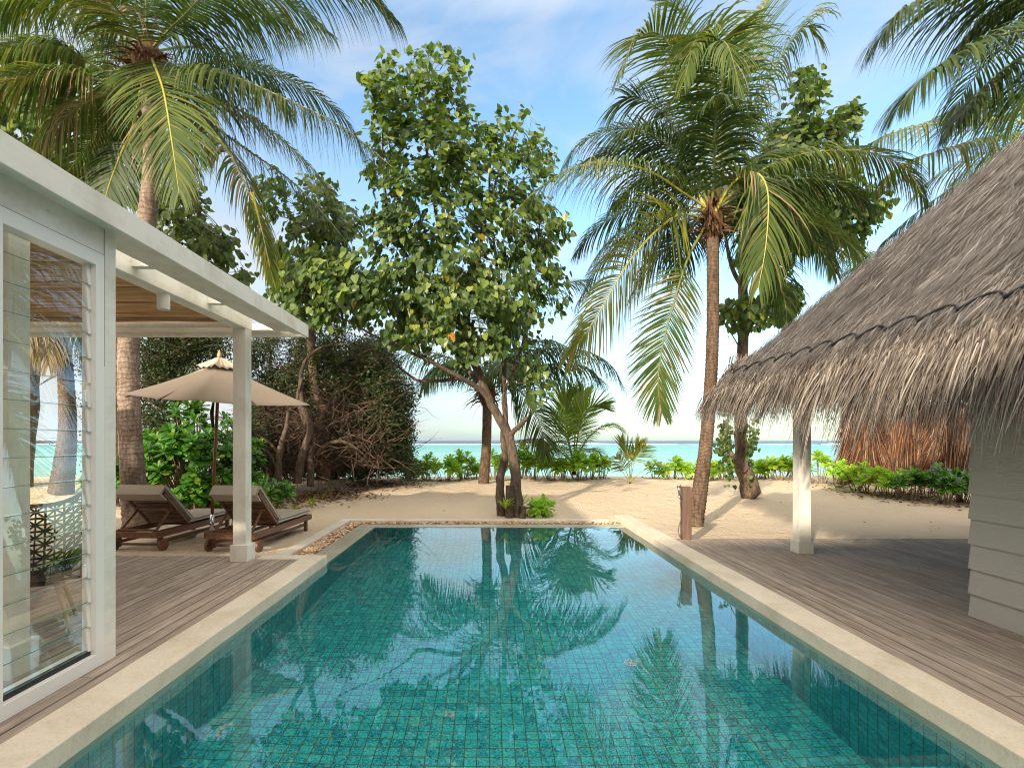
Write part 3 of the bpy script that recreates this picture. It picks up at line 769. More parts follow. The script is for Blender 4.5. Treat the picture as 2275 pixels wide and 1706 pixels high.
mb=MB(); canopy(mb,apex+V((0,0,.07)),[apex.lerp(t,.235)+V((0,0,.06)) for t in tips],4,10,.0,.005,.05,.018); reloc(mb,PB).build('vent',M['canvas'],pa,smooth=True)
mb=MB(); mb.lathe([(.03,0),(.034,.03),(.026,.07),(.012,.11),(.003,.125)],apex+V((0,0,.05)),16); reloc(mb,PB).build('finial',M['oak'],pa,smooth=True)
hub=apex.lerp(PB,.22)
for tp in tips+[ (tips[i]+tips[(i+1)%4])/2 for i in range(4)]:
    mb=MB(); mb.tube([apex-V((0,0,.07)),apex.lerp(tp,.5)-V((0,0,.10)),tp-V((0,0,.07))+(apex-tp)*.04],.010,6); reloc(mb,PB).build('rib',M['pole'],pa)
mb=MB(); mb.lathe([(.05,0),(.05,.06),(.03,.08)],hub,14); 
for tp in tips: mb.tube([hub+V((0,0,.04)),apex.lerp(tp,.45)-V((0,0,.08))],.008,5)
reloc(mb,PB).build('strut',M['pole'],pa)
mb=MB(); mb.tube([hub+V((-.04,-.03,.03)),hub+V((-.07,-.04,-.2)),hub+V((-.05,-.04,-.42))],[.012,.03,.02],8); reloc(mb,PB).build('tie_cord',M['black'],pa,smooth=True)
# side table between loungers
st=empty('side_table',(-4.02,8.5,-.07),label='cream conical side table with round wooden top beside the parasol pole',cat='side table')
mb=MB(); mb.lathe([(.19,0),(.17,.05),(.11,.40),(.09,.42)],(0,0,0),28); mb.build('pedestal',M['canvas'],st,smooth=True)
mb=MB(); mb.lathe([(.2,.42),(.215,.425),(.215,.44),(.2,.445)],(0,0,0),28); mb.build('tabletop',M['teak'],st)
# ------------------------------------------------------------------ woven chair behind the louvres
ch=empty('woven_chair',(-3.62,4.15,0),R(35),label='black lattice shell chair on pale wooden legs behind the glass louvres',cat='chair')
def shell(u,v):
    # u -1..1 around, v 0..1 from seat front up to back top
    if v<.45: y=-.28+v/.45*.42; z=.44-.03*math.sin(v/.45*3.14)
    else:
        t=(v-.45)/.55; y=.14+.16*t**.8+.05*t; z=.43+.52*t
    wdt=.33*(1-.12*max(0,v-.5)); lift=.20*abs(u)**2.5*(1 if v>.15 else v/.15)*(1-max(0,v-.6)*1.3)
    return V((u*wdt, y-.10*(abs(u)**2)*max(0,v-.4)*1.8, z+lift))
mb=MB()
NU,NV=5,9
nodes=[[shell(-1+2*i/NU,j/NV) for i in range(NU+1)] for j in range(NV+1)]
for j in range(NV+1):
    for i in range(NU+1):
        p=nodes[j][i]
        if i<NU: mb.tube([p,nodes[j][i+1]],.0095,5)
        if j<NV: mb.tube([p,nodes[j+1][i]],.0095,5)
        if i<NU and j<NV:
            q=(p+nodes[j][i+1]+nodes[j+1][i]+nodes[j+1][i+1])/4
            mb.tube([p,nodes[j+1][i+1]],.0085,5); mb.tube([nodes[j][i+1],nodes[j+1][i]],.0085,5)
            mb.tube([(p+nodes[j][i+1])/2,(nodes[j+1][i]+nodes[j+1][i+1])/2],.007,5); mb.tube([(p+nodes[j+1][i])/2,(nodes[j][i+1]+nodes[j+1][i+1])/2],.007,5)
mb.build('seat_shell',M['black'],ch)
mb=MB(); 
for sx in (-1,1): mb.tube([shell(sx,j/12)+V((sx*.01,0,.0)) for j in range(13)],.018,8)
mb.tube([shell(-1+i/5,1) for i in range(11)],.018,8)
mb.build('rim',M['teak'],ch,smooth=True)
for sx in (-1,1):
    for sy in (-1,1):
        mb=MB(); mb.tube([V((sx*.17,sy*.17,.42)),V((sx*.27,sy*.27,0))],[.024,.014],8); mb.build('leg',M['oak'],ch,smooth=True)
mb=MB(); mb.box(-.17,.17,-.19,.19,.385,.405); mb.build('seat_base',M['black'],ch)
# ------------------------------------------------------------------ shower post
sp=empty('shower_post',(3.0,8.05,0),label='short dark wooden post with chrome hand shower and hose at the deck corner',cat='shower post')
mb=MB(); mb.box(-.065,.065,-.065,.065,-.03,.80); mb.build('post',M['postwood'],sp,bevel=.005)
mb=MB(); mb.tube([V((-.066,-.02,.62)),V((-.10,-.02,.62)),V((-.115,-.02,.66))],.016,10); mb.tube([V((-.10,-.02,.62)),V((-.12,-.02,.74)),V((-.125,-.02,.80))],[.012,.014,.017],10)
mb.tube([V((-.13,-.02,.79)),V((-.10,-.03,.835))],.022,12); mb.build('hand_shower',M['chrome'],sp,smooth=True)
mb=MB(); mb.tube(spline([(-.10,-.02,.60),(-.085,-.03,.42),(-.09,-.03,.3),(-.13,-.03,.14),(-.10,-.03,.03),(-.06,-.04,-.02)],24),.008,8); mb.build('hose',M['chrome'],sp,smooth=True)
# ------------------------------------------------------------------ palms
def frond(path,L=1.0,n=64,droop=.28,width=.036,t0=.16,side=None,leaf=None,rach=None,rr=.028,sweep=(72,22),dry=0,lift=.12,seg=5,one=0):
    "one frond mesh: slot 0 rachis, slot 1 leaflets, slot 2 dry leaflets"
    n=int(n*1.42); L=L*1.08; width*=.92; mb=MB(); K=22; P=spline(path,K); rad=[rr*(1-.88*(i/(K-1))) for i in range(K)]
    rad[0]*=1.6; rad[1]*=1.25
    mb.cur=0; mb.tube(P,rad,6)
    tot=len(P)-1
    for i in range(n):
        t=t0+(1-t0)*(i+rng.uniform(-.2,.2))/n; t=max(0,min(.999,t))
        u=t*tot; k=int(u); p=P[k].lerp(P[k+1],u-k)
        T=(P[min(tot,k+1)]-P[max(0,k-1)]).normalized()
        S=T.cross(UP) if side is None else V(side)-T*V(side).dot(T)
        if S.length<.15: S=T.cross(V((0,1,0)))
        S.normalize(); N=S.cross(T).normalized()
        if side is None and N.z<0: N=-N
        tt=max(0,(t-t0)/(1-t0))
        ll=L*(.45+.75*math.sin(math.pi*min(1,(tt*.80+.14)))**.8)*(1-.45*tt**3)*rng.uniform(.86,1.08)
        ang=R(lerp(sweep[0],sweep[1],tt**1.2))
        for sg in (-1,1):
            if one and sg!=one and rng.random()<.6: continue
            if rng.random()<.04: continue
            a=ang*rng.uniform(.9,1.1)
            d=(T*math.cos(a)+(S*sg+N*lift*rng.uniform(.2,1.8)).normalized()*math.sin(a)+rv(.05)).normalized()
            isdry=rng.random()<dry
            mb.cur=2 if isdry else 1
            dr=droop*rng.uniform(.65,1.35)*(1.6 if isdry else 1)
            pts=[p]; dd=d; wv=[]
            for q in range(seg):
                dd=(dd+V((0,0,-1))*dr*(.5+q*.35)).normalized()
                pts.append(pts[-1]+dd*ll/seg)
            vs=[]
            for q,pp in enumerate(pts):
                s_=q/seg; wd=width*(.45+.55*min(1,s_*4))*(1-s_**2.2)
                dq=(pts[min(seg,q+1)]-pts[max(0,q-1)]).normalized()
                W=dq.cross(N)
                if W.length<.1: W=dq.cross(T)
                if W.length<.05: W=S
                W.normalize()
                vs+=[pp-W*wd/2,pp+W*wd/2]
            mb.add(vs,[(2*q,2*q+1,2*q+3,2*q+2) for q in range(seg)])
    return mb,[rach or M['rachis'],leaf or M['palmleaf'],M['palmdry']]
def ringtrunk(mb,pts,rad,n=14,rings=70,amp=.06,lump=.05):
    P=spline(pts,rings*2); m=len(rad)-1; RR=[]
    for i in range(len(P)):
        u=i/(len(P)-1)*m; k=min(int(u),m-1); r=lerp(rad[k],rad[k+1],u-k)
        RR.append(r*(1+(amp if i%2 else -amp*.4)*rng.uniform(.3,1)))
    mb.tube(P,RR,n,mod=lambda i,j:1+lump*noise.noise(V((i*.25,math.cos(j*6.283/n)*1.5,math.sin(j*6.283/n)*1.5))))
def palm(name,label,tpts,trad,fronds,bark='palmbark',fibre=.22,group=None,rings=70,cat='palm tree'):
    base=V(tpts[0]); t=empty(name,base,label=label,cat=cat,group=group)
    mb=MB(); ringtrunk(mb,tpts,trad,rings=rings); reloc(mb,base).build('trunk',M[bark],t,smooth=True)
    top=V(tpts[-1]); r=trad[-1]
    if fibre:
        mb=MB(); mb.tube([top+V((0,0,-.3)),top+V((0,0,-.12)),top+V((0,0,.12)),top+V((0,0,.35)),top+V((0,0,.6))],[r*1.0,r*1.6,r*1.85,r*1.4,r*.6],12,mod=lambda i,j:1+.2*noise.noise(V((i,j,2))))
        for k in range(110):
            a=rng.uniform(0,6.28); z=rng.uniform(-.25,.35); o=V((math.cos(a),math.sin(a),0))
            p=top+o*r*1.5+V((0,0,z))
            strand(mb,p,(o*.8+V((0,0,rng.uniform(-.5,.7)))+rv(.3)).normalized(),rng.uniform(.15,fibre*1.8),rng.uniform(.02,.06),.35,rv(1),3)
        reloc(mb,base).build('fibre_collar',M['fibre'],t)
    for fb,mats in fronds:
        reloc(fb,base).build('frond',mats,t)
    return t
def A3(lst,dy=0): return [at(a,b,c+dy) for a,b,c in lst]
def autofrond(c,az,el,LEN,drp,**k):
    "frond leaving c at azimuth az (deg, 0=+X, 90=+Y) and elevation el, arching down"
    d=V((math.cos(R(az))*math.cos(R(el)),math.sin(R(az))*math.cos(R(el)),math.sin(R(el)))); pts=[V(c)]; n=5
    for i in range(n):
        d=(d+V((0,0,-drp*(.35+.35*i)))).normalized(); pts.append(pts[-1]+d*LEN/n)
    return frond(pts,**k)
# --- palm B, right of the pool
YB=9.85
cB=(1583,470,YB)
fB=[]
def fb(path,**k): fB.append(frond(A3(path),**k))
fb([cB,(1520,430,9.7),(1440,380,9.4),(1327,361,9.0),(1215,405,8.8),(1125,490,8.7)],L=1.0,n=78,droop=.42,rach=M['rachisy'],dry=.02,width=.032)
fb([(1565,485,YB),(1499,482,9.5),(1406,570,9.2),(1323,707,9.0),(1265,790,8.9)],L=1.0,n=70,droop=.16,leaf=M['palmyellow'],rach=M['rachisy'],dry=.05,side=(.8,.5,.45),lift=0)
fb([cB,(1545,300,9.9),(1520,170,9.6),(1470,80,9.3),(1415,90,9.1),(1375,170,9.0)],L=.95,n=70,droop=.16)
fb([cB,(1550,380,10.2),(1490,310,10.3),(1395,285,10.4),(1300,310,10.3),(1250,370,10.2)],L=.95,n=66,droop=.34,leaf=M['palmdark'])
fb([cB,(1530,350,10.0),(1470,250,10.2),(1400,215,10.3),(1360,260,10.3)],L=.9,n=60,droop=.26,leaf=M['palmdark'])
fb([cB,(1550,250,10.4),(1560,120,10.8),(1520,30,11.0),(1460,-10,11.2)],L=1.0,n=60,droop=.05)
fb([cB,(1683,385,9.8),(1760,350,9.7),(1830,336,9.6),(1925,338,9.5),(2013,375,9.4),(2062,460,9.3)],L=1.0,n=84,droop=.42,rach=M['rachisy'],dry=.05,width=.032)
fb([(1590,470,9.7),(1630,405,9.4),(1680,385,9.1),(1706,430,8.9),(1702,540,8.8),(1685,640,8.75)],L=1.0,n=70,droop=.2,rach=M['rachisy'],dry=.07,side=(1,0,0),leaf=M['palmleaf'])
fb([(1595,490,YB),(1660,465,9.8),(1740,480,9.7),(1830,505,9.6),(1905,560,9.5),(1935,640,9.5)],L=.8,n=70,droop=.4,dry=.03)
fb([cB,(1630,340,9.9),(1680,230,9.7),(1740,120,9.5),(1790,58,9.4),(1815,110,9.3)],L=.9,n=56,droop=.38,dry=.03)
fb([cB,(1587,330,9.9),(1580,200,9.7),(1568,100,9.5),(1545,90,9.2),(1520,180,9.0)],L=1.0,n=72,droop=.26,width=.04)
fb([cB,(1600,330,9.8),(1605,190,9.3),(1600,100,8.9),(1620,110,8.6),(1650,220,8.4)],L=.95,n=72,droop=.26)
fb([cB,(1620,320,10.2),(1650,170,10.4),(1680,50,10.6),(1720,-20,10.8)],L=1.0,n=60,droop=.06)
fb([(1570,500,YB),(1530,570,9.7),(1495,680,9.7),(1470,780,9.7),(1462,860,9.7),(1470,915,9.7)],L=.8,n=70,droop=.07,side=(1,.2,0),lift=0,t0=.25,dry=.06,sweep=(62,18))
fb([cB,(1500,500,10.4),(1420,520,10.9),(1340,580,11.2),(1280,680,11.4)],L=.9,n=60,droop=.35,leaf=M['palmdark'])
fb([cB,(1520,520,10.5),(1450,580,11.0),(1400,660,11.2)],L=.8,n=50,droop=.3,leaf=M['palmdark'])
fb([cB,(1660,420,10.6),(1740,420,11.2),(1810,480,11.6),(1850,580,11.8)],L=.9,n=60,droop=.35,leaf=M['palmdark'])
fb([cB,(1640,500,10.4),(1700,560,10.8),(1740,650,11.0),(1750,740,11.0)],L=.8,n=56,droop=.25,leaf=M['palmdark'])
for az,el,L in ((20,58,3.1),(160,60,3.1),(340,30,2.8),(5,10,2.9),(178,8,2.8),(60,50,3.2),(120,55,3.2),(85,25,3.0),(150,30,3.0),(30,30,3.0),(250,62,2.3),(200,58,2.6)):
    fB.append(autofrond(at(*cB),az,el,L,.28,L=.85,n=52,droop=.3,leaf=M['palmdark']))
# spear leaves
mb=MB(); mb.cur=0
for dx,dz in ((-.06,.9),(.08,1.2),(.16,.7),(-.18,.6)):
    c=at(*cB)+V((dx*.3,0,-.2)); mb.tube([c,c+V((dx*.6,0,dz*.5)),c+V((dx*1.3,0,dz))],[.03,.05,.004],6)
fB.append((mb,[M['rachisy'],M['palmleaf'],M['palmdry']]))
palm('palm_tree','tall coconut palm with curved ringed trunk on the sand behind the shower post',
  [at(1541,1168,9.7),at(1556,1080,9.72),at(1567,1000,9.74),at(1577,880,9.76),at(1583,760,9.78),at(1584,640,9.8),at(1583,500,9.85)],[.165,.135,.12,.112,.108,.105,.11],fB,'palmbark',.28)
# --- palm A, left
YA=9.6; cA=(328,120,YA); fA=[]
def fa(path,**k): fA.append(frond(A3(path),**k))
fa([(333,125,YA),(345,150,9.1),(364,206,8.5),(381,309,8.1),(398,430,7.9)],L=1.05,n=84,droop=.14,side=(1,.1,0),rach=M['rachisy'],t0=.08,lift=0,sweep=(72,20),width=.04)
fa([cA,(388,177,9.4),(440,165,9.2),(502,165,9.0),(619,213,8.7),(760,282,8.5),(872,372,8.4)],L=1.0,n=96,droop=.5,rach=M['rachis'],t0=.28,width=.034,dry=.03)
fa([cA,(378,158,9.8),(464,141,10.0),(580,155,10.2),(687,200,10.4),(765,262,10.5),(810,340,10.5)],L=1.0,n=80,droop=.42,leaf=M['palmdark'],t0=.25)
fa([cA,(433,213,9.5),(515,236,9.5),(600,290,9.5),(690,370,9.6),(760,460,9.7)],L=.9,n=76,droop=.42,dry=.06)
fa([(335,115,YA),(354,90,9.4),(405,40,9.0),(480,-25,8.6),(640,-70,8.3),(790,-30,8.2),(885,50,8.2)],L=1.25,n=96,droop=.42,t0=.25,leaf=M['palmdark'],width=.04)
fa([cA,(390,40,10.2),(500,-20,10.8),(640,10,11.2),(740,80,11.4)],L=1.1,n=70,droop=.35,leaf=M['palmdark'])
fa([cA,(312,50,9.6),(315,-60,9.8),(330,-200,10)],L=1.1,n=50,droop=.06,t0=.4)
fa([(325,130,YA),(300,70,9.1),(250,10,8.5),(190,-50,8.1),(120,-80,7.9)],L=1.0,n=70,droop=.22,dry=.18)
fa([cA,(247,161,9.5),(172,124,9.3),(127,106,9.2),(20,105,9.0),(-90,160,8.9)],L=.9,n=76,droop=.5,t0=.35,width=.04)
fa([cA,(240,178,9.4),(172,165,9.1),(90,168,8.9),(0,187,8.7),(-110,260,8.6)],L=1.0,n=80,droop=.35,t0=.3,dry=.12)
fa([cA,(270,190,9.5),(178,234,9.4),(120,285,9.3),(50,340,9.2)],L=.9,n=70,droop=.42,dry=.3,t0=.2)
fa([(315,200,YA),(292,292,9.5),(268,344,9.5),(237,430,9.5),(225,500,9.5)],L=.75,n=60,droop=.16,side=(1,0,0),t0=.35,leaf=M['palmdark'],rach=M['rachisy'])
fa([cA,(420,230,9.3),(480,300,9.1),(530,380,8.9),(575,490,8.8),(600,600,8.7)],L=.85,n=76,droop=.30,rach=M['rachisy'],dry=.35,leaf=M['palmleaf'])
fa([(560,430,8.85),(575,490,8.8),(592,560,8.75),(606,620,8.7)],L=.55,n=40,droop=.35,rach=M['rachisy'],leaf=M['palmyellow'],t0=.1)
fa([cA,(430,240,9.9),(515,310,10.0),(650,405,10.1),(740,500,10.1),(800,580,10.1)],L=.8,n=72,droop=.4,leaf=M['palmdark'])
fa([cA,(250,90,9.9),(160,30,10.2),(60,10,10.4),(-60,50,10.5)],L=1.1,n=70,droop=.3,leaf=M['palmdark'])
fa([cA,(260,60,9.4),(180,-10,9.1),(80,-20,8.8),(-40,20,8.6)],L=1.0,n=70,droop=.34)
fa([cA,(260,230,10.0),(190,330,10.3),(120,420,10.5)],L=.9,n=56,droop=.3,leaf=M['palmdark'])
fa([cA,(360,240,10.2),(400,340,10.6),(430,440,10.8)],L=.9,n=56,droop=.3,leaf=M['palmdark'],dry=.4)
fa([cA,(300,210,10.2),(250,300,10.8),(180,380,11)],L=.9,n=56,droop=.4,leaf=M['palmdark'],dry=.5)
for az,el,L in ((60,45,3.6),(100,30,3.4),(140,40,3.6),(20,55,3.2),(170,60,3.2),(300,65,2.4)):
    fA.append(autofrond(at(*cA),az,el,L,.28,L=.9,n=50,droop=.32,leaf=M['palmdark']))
palm('palm_tree','big coconut palm leaning over the veranda roof with grey trunk behind the loungers',
  [at(303,1168,9.45),at(296,1060,9.45),at(288,930,9.5),at(286,780,9.5),at(300,640,9.55),at(326,490,9.6),at(336,380,9.6),at(334,260,9.6),at(328,150,9.6)],[.215,.20,.175,.17,.165,.155,.14,.125,.14],fA,'palmbarkg',.34)
# --- palm C, small palm behind central tree
YC=16.2; cC=(1083,862,YC); fC=[]
def fc(path,**k): fC.append(frond(A3(path),**k))
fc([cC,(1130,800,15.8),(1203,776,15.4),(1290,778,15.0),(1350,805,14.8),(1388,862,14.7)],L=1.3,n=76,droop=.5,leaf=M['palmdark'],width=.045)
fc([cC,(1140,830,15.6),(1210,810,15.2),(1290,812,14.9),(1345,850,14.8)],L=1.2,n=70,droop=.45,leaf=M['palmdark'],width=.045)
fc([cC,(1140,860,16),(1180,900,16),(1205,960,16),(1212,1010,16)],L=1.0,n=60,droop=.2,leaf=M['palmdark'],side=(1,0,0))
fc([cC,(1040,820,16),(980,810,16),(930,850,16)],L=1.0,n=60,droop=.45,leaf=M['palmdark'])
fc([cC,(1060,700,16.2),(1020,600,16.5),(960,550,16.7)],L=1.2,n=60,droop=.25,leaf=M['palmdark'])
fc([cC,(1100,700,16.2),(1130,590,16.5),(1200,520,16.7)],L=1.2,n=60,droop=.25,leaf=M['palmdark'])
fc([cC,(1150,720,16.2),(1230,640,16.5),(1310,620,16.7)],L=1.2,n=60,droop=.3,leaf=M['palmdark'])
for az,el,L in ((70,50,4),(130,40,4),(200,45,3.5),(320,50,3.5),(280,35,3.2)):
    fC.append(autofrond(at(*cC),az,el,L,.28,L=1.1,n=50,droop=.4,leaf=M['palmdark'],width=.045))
palm('palm_tree','small brown ringed palm with drooping fronds behind the central broadleaf tree',
  [at(1074,1082,15.9),at(1080,1000,15.95),at(1082,930,16.0),at(1082,880,16.1)],[.165,.145,.14,.15],fC,'palmbark',.4,rings=34)
# --- palms behind the thatched roof
fD=[];cD=at(2390,60,7.6)
def fd(path,l=None,**k): (fD if l is None else l).append(frond(A3(path),**k))
fd([(2390,60,7.6),(2260,-10,7.5),(2120,-20,7.5),(2010,20,7.4),(1965,70,7.4)],L=1.0,n=80,droop=.3,leaf=M['palmdark'])
fd([(2390,70,7.6),(2260,70,7.2),(2150,110,7.0),(2060,165,6.9),(2005,225,6.9)],L=.95,n=84,droop=.22,leaf=M['palmdark'])
fd([(2390,80,7.6),(2280,120,7.4),(2190,190,7.4),(2130,260,7.4)],L=.9,n=70,droop=.28,leaf=M['palmdark'])
fd([(2390,70,7.6),(2290,20,8),(2200,40,8.2),(2120,110,8.4)],L=.9,n=66,droop=.34,leaf=M['palmdark'])
fd([(2390,60,7.6),(2330,-60,7.6),(2240,-120,7.6),(2120,-100,7.6)],L=1.0,n=66,droop=.4,leaf=M['palmdark'])
fd([(2390,80,7.6),(2320,150,7),(2270,240,6.9)],L=.8,n=50,droop=.3,leaf=M['palmdark'])
for az,el,L in ((0,30,3),(40,30,3),(80,40,3),(300,30,3),(330,50,3)):
    fD.append(autofrond(cD,az,el,L,.28,L=.9,n=40,droop=.35,leaf=M['palmdark']))
# trunk stands beyond the bungalow's far wall line
palm('palm_tree','dark coconut palm whose fronds hang into the top right corner above the thatch',
  [V((9.3,9.3,.0)),V((9.2,9.0,3)),V((8.9,8.4,5)),cD+V((0,0,-.35))],[.2,.15,.13,.13],fD,'palmbark',.3)
fE=[]; cE=at(2420,330,11.5)
fd([(2420,330,11.5),(2275,271,11.2),(2133,268,11.0),(1996,292,10.8),(1925,325,10.8),(1890,355,10.8)],fE,L=1.0,n=90,droop=.42,rach=M['rachisy'])
fd([(2420,340,11.5),(2275,306,11.0),(2180,312,10.8),(2099,332,10.6),(2013,361,10.5),(1960,400,10.4)],fE,L=1.0,n=84,droop=.42,dry=.12,rach=M['rachisy'])
fd([(2420,340,11.5),(2280,360,11.5),(2150,400,11.6),(2040,470,11.7),(1960,540,11.8)],fE,L=1.1,n=70,droop=.4,leaf=M['palmdark'])
fd([(2420,330,11.5),(2290,240,12),(2180,230,12.3),(2080,260,12.5)],fE,L=1.1,n=66,droop=.4,leaf=M['palmdark'])
for az,el,L in ((100,40,3.5),(140,30,3.5),(200,15,3.5),(60,30,3),(230,40,3)):
    fE.append(autofrond(cE,az,el,L,.28,L=.95,n=46,droop=.35))
palm('palm_tree','coconut palm with long arching fronds rising just behind the thatched roof',
  [V((13.4,12,.1)),V((13.3,11.8,3.5)),cE+V((.0,.1,-.4))],[.22,.16,.14],fE,'palmbark',.3)
fG=[]; cG=at(2060,640,16.8)
for az,el,L in ((170,50,3.4),(150,30,3.2),(200,35,3.2),(120,55,3),(60,50,3),(230,55,3.2),(180,15,3.0),(260,45,2.8),(100,20,3)):
    fG.append(autofrond(cG,az,el,L,.26,L=.95,n=54,droop=.34,leaf=M['palmleaf'] if el>40 else M['palmdark']))
palm('palm_tree','coconut palm half hidden behind the thatch slope, left of the palm screen',
  [at(2020,1070,16.8),at(2035,900,16.8),at(2060,670,16.8)],[.2,.16,.13],fG,'palmbark',.3)
# palm seen through the veranda and louvres
fH=[]; cH=at(125,640,14.0)
for az,el,L in ((170,20,3),(200,-30,2.6),(230,-45,2.4),(270,-40,2.2),(300,-50,2.4),(330,-20,2.8),(20,30,3),(60,50,3.2),(110,50,3.2),(150,50,3.2),(250,-60,2.0)):
    fH.append(autofrond(cH,az,el,L,.3,L=.9,n=46,droop=.45,leaf=M['palmdry'] if el<-25 else M['palmdark']))
palm('palm_tree','slim palm with dead hanging fronds seen through the glass louvres',
  [at(135,1095,13.8),at(150,960,13.8),at(143,800,13.9),at(125,660,14.0)],[.28,.2,.17,.15],fH,'palmbark',.3,rings=40)
# young palms on the crest
def youngpalm(label,base,fr,leaf='palmleaf',cat='young palm',sc=1):
    t=empty('young_palm',base,label=label,cat=cat)
    mb=MB(); mb.tube([base+V((0,0,-.05)),base+V((0,0,.12*sc)),base+V((0,0,.30*sc))],[.08*sc,.07*sc,.03*sc],8); reloc(mb,base).build('stem',M['fibre'],t,smooth=True)
    for fbm,mats in fr: reloc(fbm,base).build('frond',mats,t)
Y1=17.2; b1=at(1275,1052,Y1); k1=dict(n=46,width=.04,seg=4,rr=.03)
c1=(1275,1030,Y1)
youngpalm('young palm with upright feathery fronds among the crest shrubs before the lagoon',b1,[
 frond(A3([c1,(1262,970,17.2),(1255,900,17.2),(1262,880,17.2)]),L=.9,droop=.02,t0=.3,side=(1,0,0),sweep=(35,15),**{**dict(leaf=M['youngleaf']),**k1}),
 frond(A3([c1,(1288,950,17.2),(1310,905,17.1),(1350,898,17)]),L=.8,droop=.03,t0=.2,side=(.6,.4,-.6),sweep=(60,20),**{**dict(leaf=M['youngleaf']),**k1}),
 frond(A3([c1,(1278,960,17.4),(1285,900,17.6),(1296,870,17.8)]),L=.8,droop=.02,t0=.3,side=(1,0,0),sweep=(35,15),**{**dict(leaf=M['youngleaf']),**k1}),
 frond(A3([c1,(1258,970,17.0),(1235,925,16.8),(1205,912,16.7)]),L=.8,droop=.18,t0=.15,**{**dict(leaf=M['youngleaf']),**k1}),
 frond(A3([c1,(1305,975,17.0),(1345,945,16.8),(1380,952,16.6)]),L=.75,droop=.2,t0=.15,**{**dict(leaf=M['youngleaf']),**k1}),
 frond(A3([c1,(1240,1000,16.9),(1195,975,16.7),(1145,978,16.5)]),L=.6,droop=.4,t0=.3,dry=.2,**{**dict(leaf=M['youngleaf']),**k1}),
 frond(A3([c1,(1250,1000,17.8),(1225,985,18.1),(1205,1000,18.3)]),L=.7,droop=.2,t0=.15,**{**dict(leaf=M['youngleaf']),**k1}),
 frond(A3([c1,(1300,1000,17.8),(1325,1000,18),(1345,1020,18)]),L=.6,droop=.2,t0=.15,**{**dict(leaf=M['youngleaf']),**k1})])
Y2=15.9; b2=at(1400,1076,Y2); k2=dict(n=11,width=.038,seg=4,rr=.012,t0=.45)
c2=(1400,1070,Y2)
youngpalm('small coconut seedling with yellow stems standing alone on the sand in front of the lagoon',b2,[
 frond(A3([c2,(1396,1020,Y2),(1380,975,Y2)]),L=.5,droop=.02,side=(1,0,0),sweep=(30,10),**k2,rach=M['rachisy'],leaf=M['palmyellow']),
 frond(A3([c2,(1405,1020,Y2),(1418,985,Y2)]),L=.5,droop=.02,side=(1,0,0),sweep=(30,10),**k2,rach=M['rachisy'],leaf=M['palmyellow']),
 frond(A3([c2,(1412,1020,15.8),(1435,990,15.7)]),L=.5,droop=.08,side=(1,0,.5),**k2,rach=M['rachisy'],leaf=M['palmyellow']),
 frond(A3([c2,(1388,1040,15.8),(1370,1015,15.7)]),L=.45,droop=.06,side=(1,0,.2),**k2,rach=M['rachisy'],leaf=M['palmyellow']),
 frond(A3([c2,(1425,1048,15.7),(1450,1030,15.6),(1475,1040,15.5)]),L=.4,droop=.12,**k2,rach=M['rachisy'],leaf=M['palmyellow']),
 frond(A3([c2,(1380,1045,16),(1360,1020,16.1)]),L=.4,droop=.15,**k2,rach=M['rachisy'],leaf=M['palmyellow'])],sc=.4)
# ------------------------------------------------------------------ broadleaf trees
def heart(mb,p,d,n,s):
    d=d.normalized(); x=d.cross(n)
    if x.length<.05: x=d.cross(V((.3,1,.2)))
    x.normalize(); z=x.cross(d)
    f=rng.uniform(.05,.2); c=rng.uniform(0,.2)
    def q(a,b,h): return p+x*(a*s)+d*(b*s)+z*(h*s)
    vs=[q(0,0,0),q(0,.5,-f*.5),q(0,1.0,-c),q(-.30,-.10,f*.3),q(-.50,.24,f*.4),q(-.30,.68,f*.1-c*.4),q(.30,-.10,f*.3),q(.50,.24,f*.4),q(.30,.68,f*.1-c*.4)]
    mb.add(vs,[(0,3,4,1),(1,4,5,2),(0,1,7,6),(1,2,8,7)])
def smallleaf(mb,p,d,n,s):
    d=d.normalized(); x=d.cross(n)
    if x.length<.05: x=d.cross(V((.3,1,.2)))
    x.normalize(); vs=[p,p+x*s*.28+d*s*.5,p+d*s,p-x*s*.28+d*s*.5]; mb.add(vs,[(0,1,2,3)])
def blobpts(blobs,Y,n,dep):
    w_=[b[2]*b[3] for b in blobs]; out=[]
    for i in range(n):
        b=rng.choices(blobs,w_)[0]
        while True:
            q=rv(1)
            if q.length<=1: break
        yy=(b[4] if len(b)>4 else Y)
        r=q.length**.6
        if q.length>0: q=q.normalized()*r
        out.append((at(b[0]+q.x*b[2],b[1]+q.z*b[3],yy+q.y*dep),b))
    return out
